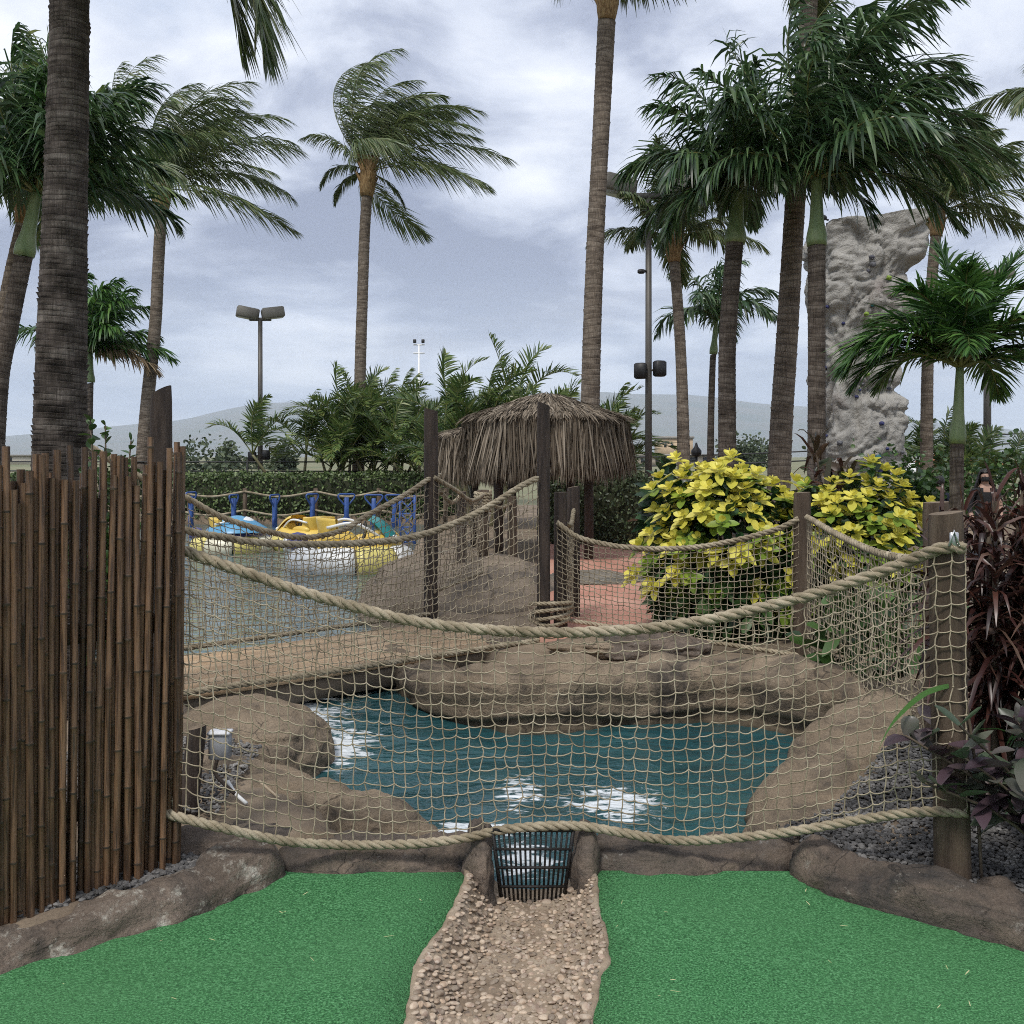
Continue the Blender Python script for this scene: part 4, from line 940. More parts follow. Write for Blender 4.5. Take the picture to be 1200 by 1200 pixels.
M_areca_stem = M('areca_stem', [(.16, .17, .07), (.24, .22, .12), (.17, .13, .08)], 3, .6, stretch=(1, 1, 4))
areca_clump(348, 26.5, 3.2, 1.9, 6, 41, 'leaning feather palm clump right beside the twin lamp post', L=1.7)
areca_clump(402, 27.5, 3.4, 1.5, 7, 42, 'dense feather palm clump around the lone coconut trunk', L=1.6)
areca_clump(452, 27, 3.2, 1.5, 8, 43, 'dense feather palm clump below the far white mast', L=1.6)
areca_clump(505, 26, 2.5, 1.4, 7, 44, 'feather palm clump left of the thatched hut', L=1.5)
areca_clump(568, 21, 3.4, 1.2, 7, 45, 'tall feather palm clump rising behind the left of the thatched roof', L=1.55)
areca_clump(622, 20, 3.4, 1.1, 6, 46, 'feather palm clump rising behind the thatched roof peak', L=1.5)
areca_clump(700, 19.5, 2.5, .9, 5, 47, 'feather palm clump behind the tallest coconut trunk', L=1.45)
areca_clump(1075, 26, 2.0, 1.4, 5, 48, 'far feather palm clump seen under the young palm', L=1.4)
areca_clump(1150, 24, 1.6, 1.2, 5, 49, 'low far feather palm clump by the right lamp pole', L=1.2)

# ---------------------------------------------------------------- hedges and shrubs
hedge_leaf = leafmat('hedge_leaf', [(.036, .058, .018), (.068, .108, .032), (.115, .165, .055), (.18, .22, .09)], .4, .5, .15)
hedge_in = M('hedge_inner_shade', [(.018, .022, .010), (.035, .04, .018)], 10, .95)  # solid box inside the hedge, coloured dark for the shade between leaves
hedge_leaf2 = leafmat('clipped_leaf', [(.020, .033, .013), (.040, .060, .022), (.072, .10, .042), (.16, .195, .10)], .4, .5, .12)
def hedge(label, c, size, n, leaf, seed, mat, rz=0):
    r = R_(seed); sx, sy, sz = size; e = E('hedge', (c[0], c[1], c[2]), label, 'hedge')
    ca, sa = math.cos(rz), math.sin(rz)
    mb = MB().box((c[0], c[1], c[2]+sz/2-.04), (sx-.14, sy-.14, sz-.10), rz=rz, bev=.08); mb.build('shade_core', hedge_in, e)
    ar = np.array([sx*sz, sx*sz, sy*sz, sy*sz, sx*sy]); fc = r.choice(5, n, p=ar/ar.sum()); u, v = r.uniform(-.5, .5, n), r.uniform(0, 1, n)
    P = np.zeros((n, 3)); Nn = np.zeros((n, 3))
    for k, (ax, sg) in enumerate(((1, -1), (1, 1), (0, -1), (0, 1), (2, 1))):
        m = fc == k
        if ax == 1: P[m] = np.stack([u[m]*sx, np.full(m.sum(), sg*sy/2), v[m]*sz], 1); Nn[m, 1] = sg
        elif ax == 0: P[m] = np.stack([np.full(m.sum(), sg*sx/2), u[m]*sy, v[m]*sz], 1); Nn[m, 0] = sg
        else: P[m] = np.stack([u[m]*sx, (v[m]-.5)*sy, np.full(m.sum(), sz)], 1); Nn[m, 2] = 1
    # soften the corners and add uneven growth
    q = np.stack([2*P[:, 0]/sx, 2*P[:, 1]/sy, 2*P[:, 2]/sz-1], 1); ln = (np.abs(q)**7).sum(1)**(1/7); P = np.stack([P[:, 0]/ln, P[:, 1]/ln, (q[:, 2]/ln+1)*sz/2], 1)
    gr = np.array([fbm(p+seed, 1.6, 3) for p in P]); P = P+Nn*(gr*.07+r.normal(-.01, .03, n))[:, None]
    P = np.stack([P[:, 0]*ca-P[:, 1]*sa, P[:, 0]*sa+P[:, 1]*ca, P[:, 2]], 1)+np.asarray(c); Nn = np.stack([Nn[:, 0]*ca-Nn[:, 1]*sa, Nn[:, 0]*sa+Nn[:, 1]*ca, Nn[:, 2]], 1)
    D = unit(r.normal(0, 1, (n, 3))+Nn*.35+(0, 0, .25)); Nv = unit(Nn+.8*r.normal(0, 1, (n, 3)))
    mb = MB().blades(P, D, Nv, leaf*r.uniform(.7, 1.3, n), leaf*.30, [(0, .3), (.4, 1), (.8, .7), (1, .1)], droop=.15); mb.build('leaves', mat, e)
hedge('long dark clipped hedge along the far side of the lagoon', (-7.2, 25.3, -.1), (12.4, 1.3, 1.2), 15000, .085, 51, hedge_leaf)
hedge('long low hedge behind the bamboo fence at the far left of the lagoon', (-17.2, 25.6, -.1), (7.0, 1.3, 1.1), 5000, .085, 53, hedge_leaf)
hedge('square clipped dark hedge under the right side of the thatched hut', (1.45, 16.6, .0), (1.75, 1.5, 1.25), 7500, .06, 52, hedge_leaf2)
def bush(name, label, c, rad, n, leaf, mat, seed, aspect=.3, up=.3, cat='bush', group=None, stems=0, stemm=None, droop=.3, fold=.25, power=.5, clump=.35, prof=None, inner=True):
    """loose crown of separate leaves with an uneven outline"""
    r = R_(seed); e = E(name, (c[0], c[1], c[2]-rad[2]), label, cat, group); rad = np.asarray(rad, float); c = np.asarray(c, float)
    d = unit(r.normal(0, 1, (n*2, 3))); k = np.array([fbm(p*1.0+seed, 1.7, 3) for p in d]); rr = (r.uniform(0, 1, n*2)**power)*(1+clump*k*1.6)
    P = d*rr[:, None]; keep = np.array([fbm(p+seed*2, 2.6, 2) for p in P]) > -.22; P, d = P[keep][:n], d[keep][:n]; m = len(P)
    D = unit(d+r.normal(0, .6, (m, 3))+(0, 0, up)); Nv = unit(np.array([0, 0, 1.0])+.6*r.normal(0, 1, (m, 3))+d*.5)
    MB().blades(c+P*rad, D, Nv, leaf*r.uniform(.6, 1.25, m), leaf*aspect*r.uniform(.8, 1.2, m), prof or [(0, .25), (.3, .9), (.55, 1), (.85, .55), (1, .05)], droop=droop, fold=fold).build('leaves', mat, e)
    mb = MB(); b0 = c-(0, 0, rad[2])
    for i in range(stems or 6):
        q = c+unit(r.normal(0, 1, 3))*rad*.7; mb.tube(catmull([b0+r.normal(0, .04, 3)*(1, 1, 0), (b0+q)/2+r.normal(0, .05, 3)*rad, q], 8), np.linspace(.014, .005, 8)*max(1, rad[2]), 5)
    mb.build('branches', stemm or twigm, e); return e
twigm = M('twig', [(.06, .045, .03), (.13, .10, .07)], 12, .85)
green = leafmat('green_leaf', [(.018, .045, .012), (.04, .09, .02), (.08, .15, .035)], .35, .4, .25)
deepgreen = leafmat('deep_green_leaf', [(.010, .030, .012), (.022, .06, .02), (.045, .10, .03)], .35, .35, .2)
farleaf = leafmat('far_tree_leaf', [(.03, .05, .025), (.06, .085, .04), (.10, .12, .06)], .3, .7, .1)
# yellow topped shrubs: rosettes of broad leaves, yellow at the shoot tips
yel = leafmat('yellow_leaf', [(.46, .47, .07), (.66, .60, .09), (.78, .71, .17), (.78, .77, .36)], .16, .45, .28)
lime = leafmat('lime_leaf', [(.13, .22, .03), (.26, .36, .05), (.42, .45, .08)], .25, .42, .28)
OV = [(0, .22), (.2, .72), (.45, 1), (.7, .88), (.9, .42), (1, .04)]
def yellow_shrub(label, c, rad, nros, ngreen, seed, leaf=.13):
    r = R_(seed); c = np.asarray(c, float); rad = np.asarray(rad, float)
    e = E('yellow_shrub', (c[0], c[1], .08), label, 'shrub', 'yellow topped shrubs')
    n = ngreen; d = unit(r.normal(0, 1, (n, 3))); d[:, 2] = np.where(d[:, 2] < -.5, -d[:, 2], d[:, 2]); k = np.array([fbm(p+seed, 1.6, 3) for p in d])
    P = c+d*rad*(r.uniform(.45, 1, n)**.6*(1+.40*k))[:, None]*.96
    D = unit(d+r.normal(0, .6, (n, 3))+(0, 0, .1)); Nv = unit(d*.6+(0, 0, .9)+.4*r.normal(0, 1, (n, 3)))
    MB().blades(P, D, Nv, leaf*r.uniform(.7, 1.15, n), leaf*.29*r.uniform(.85, 1.15, n), OV, droop=.35, fold=.3).build('leaves', deepgreen, e)
    n = int(ngreen*.75); d = unit(r.normal(0, 1, (n, 3))); lo_ = np.array([c[0], c[1], .40]); P = lo_+d*(rad*(1.0, 1.0, 0)+(0, 0, .36))*(r.uniform(.3, 1, n)**.5)[:, None]
    D = unit(d+r.normal(0, .7, (n, 3))+(0, 0, .2)); Nv = unit(d*.5+(0, 0, .8)+.5*r.normal(0, 1, (n, 3)))
    MB().blades(P, D, Nv, leaf*1.1*r.uniform(.7, 1.2, n), leaf*.32*r.uniform(.85, 1.15, n), OV, droop=.4, fold=.3).build('lower_leaves', green, e)
    # rosettes
    N_ = 0; tries = 0; pts = []
    while len(pts) < nros and tries < 4000:
        tries += 1; q = unit(r.normal(0, 1, 3)+(0, -.35, .55))
        if q[2] < -.35 or q[1] > .6: continue
        if q[2] < .15 and r.random() < .62: continue
        kk = 1+.40*fbm(q+seed, 1.6, 3); p = c+q*rad*kk*r.uniform(.82, 1.14)
        if min([np.linalg.norm(p-o) for o in pts] or [9]) < leaf*1.05: continue
        pts.append(p)
        ax = unit(q*.75+(0, -.15, .75)); a1 = unit(np.cross(ax, [.3, .9, .1])); a2 = np.cross(ax, a1)
        nb = r.integers(6, 9); isy = q[2] > .12 or r.random() < .38
        mby = MB(); P0, DD, NN, LL, WW = [], [], [], [], []
        for ring, (cnt, tilt, sc) in enumerate(((3, 68, .62), (4, 42, .9), (4, 12, 1.05))):
            for j in range(cnt):
                a = 6.28*j/cnt+ring*.8+r.normal(0, .2); t_ = math.radians(tilt+r.normal(0, 9)); rad_ = a1*math.cos(a)+a2*math.sin(a)
                P0.append(p+rad_*.006-ax*.02*ring); DD.append(rad_*math.cos(t_)+ax*math.sin(t_)); NN.append(ax*math.cos(t_)-rad_*math.sin(t_)); LL.append(leaf*sc*r.uniform(.85, 1.15)); WW.append(leaf*sc*.33*r.uniform(.85, 1.15))
        P0, DD, NN, LL, WW = map(np.array, (P0, DD, NN, LL, WW)); s = 7
        if isy:
            kz = r.choice([3, 7, 11, 11, 11]); mby.blades(P0[:kz], DD[:kz], NN[:kz], LL[:kz], WW[:kz], OV, droop=.28, fold=.35, mi=0)
            if kz < 11: mby.blades(P0[kz:], DD[kz:], NN[kz:], LL[kz:], WW[kz:], OV, droop=.3, fold=.3, mi=1)
        else: mby.blades(P0, DD, NN, LL, WW, OV, droop=.3, fold=.3, mi=1)
        mby.build('leaf_rosette', [yel, lime], e)
    mb = MB()
    for i in range(9):
        q = c+unit(r.normal(0, 1, 3)+(0, 0, .5))*rad*.75; b0 = np.array([c[0], c[1], .05])+r.normal(0, .08, 3)*(1, 1, 0); mb.tube(catmull([b0, (b0+q)/2+r.normal(0, .06, 3), q], 8), np.linspace(.02, .007, 8), 6)
    mb.build('branches', twigm, e)
yellow_shrub('larger rounded shrub with bright yellow tops, left of the short brown post', (1.80, 8.2, .66), (.62, .55, .78), 140, 1700, 61, .118)
yellow_shrub('smaller shrub with bright yellow tops, right of the short brown post', (2.80, 8.0, .60), (.56, .5, .70), 105, 1300, 62, .112)
bush('broad_leaf_plant', 'dark green broad leaved plant between the clipped hedge and the yellow shrub', (1.98, 12.5, .78), (.36, .4, .75), 120, .34, deepgreen, 63, .26, .8, 'plant', droop=.4)
bush('green_plant', 'low dull green plants behind the net, under the smaller yellow shrub', (2.35, 6.35, .35), (.5, .35, .35), 260, .16, green, 64, .25, .8, 'plant', droop=.4)
for px, py, d_, rw, rh, sd, lb in ((1060, 560, 19, 1.0, .75, 71, 'bright green bush behind the seated dark haired person'), (1120, 575, 17.5, .8, .6, 72, 'bright green bush behind the slender green trunk'), (1182, 560, 18, .9, .8, 73, 'green bush behind the masked woman at the right'), (1075, 585, 13.5, .35, .3, 74, 'low green shrub in front of the climbing tower foot')):
    c_ = W(px, py, d_); bush('green_bush', lb, c_, (rw, rw*.7, rh), 420, .13, green, sd, .32, .3, 'bush')
# far trees across the plain
for i, (px, py, d_, rw, rh, lb) in enumerate(((232, 546, 95, 4.6, 2.6, 'round far tree just right of the bamboo fence'), (266, 542, 120, 1.6, 2.6, 'small far palm like tree left of the twin lamp post'), (300, 549, 120, 5, 1.7, 'low far tree line behind the twin lamp post'), (334, 541, 110, 1.5, 2.6, 'narrow far tree right of the twin lamp post'), (720, 540, 120, 3, 2.2, 'far tree between the hut and the light pole'), (868, 536, 110, 2.6, 2.4, 'far tree behind the yellow shrub, between two trunks'), (885, 533, 130, 2.6, 2.2, 'small far tree left of the pale leaning trunk'), (1010, 545, 60, 3, 1.6, 'far tree beyond the foot of the climbing tower'))):
    c_ = W(px, py, d_); bush('far_tree', lb, c_, (rw, rw, rh), 900, .5, farleaf, 80+i, .35, .3, 'tree', 'trees far across the plain')

# ---------------------------------------------------------------- red and purple plants on the right
red = leafmat('red_strap_leaf', [(.016, .008, .007), (.038, .014, .012), (.070, .028, .020), (.11, .07, .05)], .35, .35, .25)
purp = leafmat('purple_green_leaf', [(.040, .024, .034), (.085, .055, .066), (.060, .095, .050), (.15, .135, .12)], .3, .38, .2)
bronze = leafmat('bronze_strap_leaf', [(.03, .045, .018), (.06, .05, .025), (.085, .035, .025), (.05, .085, .03)], .3, .4, .22)
STR = [(0, .45), (.25, 1), (.6, .85), (.85, .5), (1, .05)]
def strap_plant(name, label, c, h, nstem, nleaf, L, Wd, mat, seed, spread=.3, cat='plant', droop=.9, group=None):
    r = R_(seed); c = np.asarray(c, float); e = E(name, c, label, cat, group); mb = MB(); lf = MB()
    for i in range(nstem):
        a = r.uniform(0, 6.28); q = r.uniform(.1, 1)*spread; hh = h*r.uniform(.45, 1); tp = c+(math.cos(a)*q, math.sin(a)*q, hh)
        mb.tube(catmull([c+(math.cos(a)*.05, math.sin(a)*.05, -.05), c+(math.cos(a)*q*.4, math.sin(a)*q*.4, hh*.5), tp], 8), np.linspace(.014, .010, 8), 6)
        n = nleaf; az = np.arange(n)*2.4+r.uniform(0, 6); f = np.linspace(0, 1, n); el = np.radians(80-75*f+r.normal(0, 8, n))
        D = np.stack([np.cos(az)*np.cos(el), np.sin(az)*np.cos(el), np.sin(el)], 1); P = tp-np.array([0, 0, 1])*(f*hh*.45)[:, None]
        lf.blades(P, D, np.tile([0, 0, 1.0], (n, 1))+r.normal(0, .25, (n, 3)), L*r.uniform(.65, 1.1, n), Wd*r.uniform(.7, 1.2, n), STR, droop=droop*r.uniform(.4, 1.3, n), fold=.35)
    mb.build('stems', twigm, e); lf.build('leaves', mat, e); return e
strap_plant('red_cordyline', 'dense dark red strap leaved plant behind the thick right post', (1.96, 3.98, .16), 1.29, 24, 36, .28, .012, red, 91, .22, group='dark red plants')
strap_plant('red_cordyline', 'dark red strap leaved plant cut off by the right edge, beside the post', (2.22, 3.9, .16), 1.34, 24, 36, .30, .013, red, 92, .25, group='dark red plants')
strap_plant('bronze_cordyline', 'bronze green strap leaved plant between the two yellow shrubs', (3.05, 9.4, .1), 1.72, 9, 26, .50, .036, bronze, 93, .28)
strap_plant('grassy_plant', 'dark green grassy plant below the red leaves at the right', (2.05, 3.75, .14), .45, 5, 22, .30, .009, deepgreen, 94, .2)
def purple_shrub(label, c, h, seed, nst=9, spread=.4, leaf=.16, lean=0, name='purple_shrub', group='purple leaved shrubs', mat=None, n=13, wl=.19):
    r = R_(seed); c = np.asarray(c, float); e = E(name, c, label, 'shrub', group); mb = MB(); lf = MB()
    for i in range(nst):
        a = r.uniform(0, 6.28); q = r.uniform(.2, 1)*spread; tp = c+(math.cos(a)*q+lean, math.sin(a)*q*.7, h*r.uniform(.45, 1))
        P = catmull([c+r.normal(0, .03, 3)*(1, 1, 0), (c+tp)/2+(0, 0, .06), tp], 10); mb.tube(P, np.linspace(.008, .004, 10), 5)
        k = np.linspace(.45, 1, n); p = np.stack([np.interp(k, np.linspace(0, 1, 10), P[:, j]) for j in range(3)], 1); az = np.arange(n)*2.4+r.uniform(0, 6); el = np.radians(5+50*k**3+r.normal(0, 14, n))
        D = np.stack([np.cos(az)*np.cos(el), np.sin(az)*np.cos(el), np.sin(el)], 1); lf.blades(p, D, np.tile([0, 0, 1.0], (n, 1))+r.normal(0, .3, (n, 3)), leaf*r.uniform(.6, 1.1, n), leaf*wl*r.uniform(.8, 1.2, n), OV, droop=.45*r.uniform(.4, 1.4, n), fold=.35)
    mb.build('stems', twigm, e); lf.build('leaves', mat or purp, e)
purple_shrub('purple and green leaved shrub in front of the thick right post', (1.92, 3.28, .10), .66, 95, 13, .30, .15, -.30)
purple_shrub('purple and green leaved shrub at the right edge, low over the gravel', (2.05, 3.45, .10), .62, 96, 13, .32, .15, -.10)
purple_shrub('light green leafy shrub showing above the bamboo fence beside the massive trunk', (-2.14, 5.2, .08), 1.66, 65, 20, .24, .075, 0, 'leafy_shrub', None, green, 34, .3)
purple_shrub('sparse low leafy shrub behind the bamboo at the left edge', (-2.85, 5.4, .08), 1.42, 66, 14, .3, .07, 0, 'leafy_shrub', None, green, 26, .28)
# one long green blade leaning over the bank
mb = MB(); Q = catmull([W(1128, 800, 3.35), W(1085, 812, 3.32), W(1052, 840, 3.30), W(1034, 868, 3.29), W(1021, 905, 3.28)], 14)
Wv = np.tile([0, .002, .012], (14, 1))*np.concatenate([np.linspace(.5, 1, 5), np.linspace(1, .1, 9)])[:, None]+np.tile([.006, 0, 0], (14, 1))*np.linspace(.2, 1, 14)[:, None]*np.linspace(1, .15, 14)[:, None]
mb.strips(Q[None], Wv[None]); e = E('green_blade_plant', (1.60, 3.34, .1), 'plant with one long bright green blade bending left over the bank', 'plant'); mb.build('leaf', manila_b, e)
MB().tube(catmull([np.array([1.60, 3.34, .08]), np.array([1.58, 3.35, .5]), Q[0]], 8), .006, 5).build('stem', twigm, e)
strap_plant('green_strap_plant', 'bright green strap leaves growing behind the net, right of the brown post', (2.35, 5.75, .15), .25, 3, 8, .5, .03, green, 97, .15)
# ---------------------------------------------------------------- thatched huts
thatch = leafmat('thatch', [(.060, .046, .033), (.135, .108, .080), (.215, .178, .135), (.30, .255, .20)], .42, .9, .08, 2, .15)
thatch_in = M('thatch_core', [(.06, .045, .03), (.12, .09, .06)], 14, .95)
def hut(label, px, d, R, zt, zs, zb, seed, posts, nsl, nfr, sides=6):
    r = R_(seed); c = np.array([(px-CX)/F*d, d, 0]); e = E('thatched_hut', (*c[:2], .08), label, 'hut', 'thatched huts')
    def rad(a): return R*(.93+.07*math.cos(sides*a))
    roof = MB()
    prof = [(1.0, zb+.28), (1.03, zs-.05), (.97, zs+.01), (.6, zs+(zt-zs)*.42), (.25, zs+(zt-zs)*.80), (.02, zt-.02)]
    n = 36; a = np.linspace(0, 2*np.pi, n, endpoint=False); V = np.array([[c[0]+rad(t_)*k*.96*math.cos(t_), c[1]+rad(t_)*k*.96*math.sin(t_), z] for k, z in prof for t_ in a]); m = len(prof)
    i = np.arange(m-1)[:, None]*n+np.arange(n)[None]; i2 = np.arange(m-1)[:, None]*n+((np.arange(n)+1) % n)[None]
    roof.add(V, np.stack([i, i2, i2+n, i+n], -1).reshape(-1, 4))
    core = roof.build('roof_core', thatch_in, e)
    # strands on the slope
    t_ = r.uniform(0, 6.283, nsl); k = np.sqrt(r.uniform(.0, 1, nsl)); ra = np.array([rad(q) for q in t_]); z = np.interp(k, [0, .25, .6, .97, 1], [zt, zs+(zt-zs)*.8, zs+(zt-zs)*.42, zs+.01, zs-.01])
    P = np.stack([c[0]+ra*k*np.cos(t_), c[1]+ra*k*np.sin(t_), z+.015+r.uniform(0, .03, nsl)], 1); out = np.stack([np.cos(t_), np.sin(t_), np.zeros(nsl)], 1)
    D = unit(out+np.array([0, 0, -(zt-zs)/R*1.05])+r.normal(0, .16, (nsl, 3))); Nv = unit(out*.4+(0, 0, 1)+.3*r.normal(0, 1, (nsl, 3)))
    mb = MB().blades(P, D, Nv, r.uniform(.16, .34, nsl)*(1-.45*k), r.uniform(.006, .013, nsl), [(0, .6), (.5, 1), (1, .15)], droop=.25)
    # hanging fringe in uneven layers
    t_ = r.uniform(0, 6.283, nfr); k = r.uniform(.84, 1.03, nfr); ra = np.array([rad(q) for q in t_]); lump = np.array([fbm((math.cos(q)*2+seed, math.sin(q)*2, 0), 1.6, 3) for q in t_])
    z0 = zs+r.uniform(-.22, .03, nfr); zend = zb+.10*lump+r.uniform(-.06, .22, nfr)
    P = np.stack([c[0]+ra*k*np.cos(t_), c[1]+ra*k*np.sin(t_), z0], 1); out = np.stack([np.cos(t_), np.sin(t_), np.zeros(nfr)], 1)
    D = unit(out*r.uniform(-.05, .13, nfr)[:, None]+np.array([0, 0, -1])+r.normal(0, .10, (nfr, 3))); Nv = unit(out+.5*r.normal(0, 1, (nfr, 3)))
    mb.blades(P, D, Nv, np.clip(z0-zend, .15, 1.2), r.uniform(.006, .014, nfr), [(0, .7), (.4, 1), (.8, .7), (1, .1)], droop=.1)
    mb.build('thatch', thatch, core)
    for ppx, pd in posts:
        x = (ppx-CX)/F*pd; MB().tube([(x, pd, .0), (x, pd, zs+.02)], .065, 12).build('post', wood_d, e)
    for j in range(sides):
        q = 2*math.pi*j/sides; MB().tube([c+(0, 0, zt-.12), c+(rad(q)*.85*math.cos(q), rad(q)*.85*math.sin(q), zs-.06)], .03, 6).build('rafter', wood_d, e)
    return e
hut('big thatched hut roof with a hanging shaggy fringe behind the black post', 640, 14, 1.17, 2.44, 2.08, 1.30, 101, [(584, 13.6), (690, 13.6), (668, 14.9), (600, 14.9)], 4600, 6500)
hut('lower thatched hut roof half hidden behind the left of the big one', 560, 15.8, .76, 2.04, 1.86, 1.17, 102, [(556, 16), (585, 16)], 1400, 3200)

# ---------------------------------------------------------------- rope railings and posts across the water
fe = E('rope_fence', W(287, 620, 24.15), 'low post and double rope fence along the far edge of the lagoon', 'fence')
fpx = [40, 123, 205, 287, 370, 444, 522]
for i, px in enumerate(fpx):
    a = W(px, 574, 24.15); MB().tube([(a[0], a[1], -.3), (a[0], a[1], a[2]+.04)], .055, 10).build('post', wood_g if False else wood_b, fe)
    if i:
        for yy, sg in ((576, 6), (598, 6)):
            P = catmull(WP([(fpx[i-1], yy, 24.1), ((fpx[i-1]+px)/2, yy+sg, 24.1), (px, yy, 24.1)]), 14); MB().tube(P, .026, 6).build('rope', ropem, fe)
post('rail_post', 541, 11.0, 1.55-(576-HOR)/F*11, .0, .055, wood_d, 'small dark rope rail post on the mound under the thatch', 0, group='rail posts on the mound')
e = E('rope_wrapped_post', W(566, 600, 11.6), 'post on the mound with its head wrapped in tan rope', 'post', 'rail posts on the mound')
a = W(566, 574, 11.6); MB().tube([(a[0], a[1], .0), (a[0], a[1], a[2])], .07, 14).build('shaft', wood_b, e)
mb = MB(); t_ = np.linspace(0, 12*math.pi, 200); rope_mb(mb, np.stack([a[0]+.09*np.cos(t_), a[1]+.09*np.sin(t_), a[2]-.02-.22*t_/t_[-1]], 1), .022); mb.build('rope_wrap', ropem, e)
post('rail_post', 600, 12.4, 1.05, .0, .06, wood_b, 'plain brown rail post on the mound, right of the rope wrapped one', 0, group='rail posts on the mound')
for A_, B_, lb in (((515, 575, 9.3), (541, 580, 11.0), 'slack rope from the dark post to the small rail post'), ((541, 580, 11.0), (566, 580, 11.6), 'slack rope between the small rail post and the wrapped post'), ((566, 580, 11.6), (600, 590, 12.4), 'slack rope running right from the wrapped post')):
    p, q = W(*A_), W(*B_); mid = (p+q)/2-(0, 0, .10); mb = MB(); rope_mb(mb, catmull([p, mid, q], 20), .022, pitch=.12); tag(mb.build('slack_rope', ropem, origin=p), lb, 'rope', 'slack ropes on the mound')

# blue mooring frames
blue = M('blue_paint', [(.025, .06, .21), (.04, .09, .28), (.06, .125, .35)], 6, .45)
def frame_gate(px, ytop, ybot, d, yaw, label, w_=.44, panel=False):
    b = W(px, ybot, d); zt = CAMZ-(ytop-HOR)/F*d; e = E('mooring_frame', b, label, 'frame', 'blue mooring frames')
    ca, sa = math.cos(yaw), math.sin(yaw); q = lambda u, z: np.array([b[0]+u*ca, b[1]+u*sa, z])
    zz = b[2]; MB().box((b[0], b[1], (zz+zt)/2-.02), (.10, .09, zt-zz-.12), rz=yaw, bev=.01).build('upright', blue, e)
    tri = [q(0, zt-.32), q(-w_*.45, zt-.10), q(-w_*.5, zt-.03), q(-w_*.42, zt), q(w_*.42, zt), q(w_*.5, zt-.03), q(w_*.45, zt-.10), q(0, zt-.32)]
    MB().tube(resample(tri, n=26), .022, 6).build('loop', blue, e)
    MB().box((b[0], b[1], (zz+zt)/2-.2), (.17, .05, .18), rz=yaw, bev=.01).build('hinge_plate', blue, e)
for i, (px, yt, yb, yaw, lb) in enumerate(((224, 577, 622, 1.3, 'blue mooring frame nearest the bamboo fence, seen edge on'), (274, 580, 620, 1.35, 'blue mooring frame behind the boat with the blue canopy'), (322, 580, 622, 1.25, 'narrow edge on blue mooring frame between two boats'), (366, 579, 622, 1.05, 'blue mooring frame in front of a fence post, half turned'), (406, 579, 622, .55, 'blue mooring frame with its triangle half open to view'), (438, 580, 622, .1, 'blue mooring frame with its triangular loop seen face on'), (462, 580, 624, .15, 'blue mooring frame just left of the blue lattice gate'))):
    frame_gate(px, yt, yb, 23.6, yaw, lb)
ge = E('lattice_gate', W(477, 636, 19.0), 'tall blue lattice gate standing on the bank left of the dark post', 'gate')
for px in (469, 486):
    a, b = W(px, 580, 19), W(px, 638, 19); MB().box((a+b)/2, (.05, .05, a[2]-b[2]), bev=.006).build('upright', blue, ge)
for y0, y1 in ((586, 602), (602, 618), (618, 634)):
    for xa, xb in ((470, 485), (485, 470)): MB().tube([W(xa, y0, 19), W(xb, y1, 19)], .016, 5).build('brace', blue, ge)
for y in (584, 602, 618, 635): MB().tube([W(469, y, 19), W(486, y, 19)], .018, 6).build('rail', blue, ge)

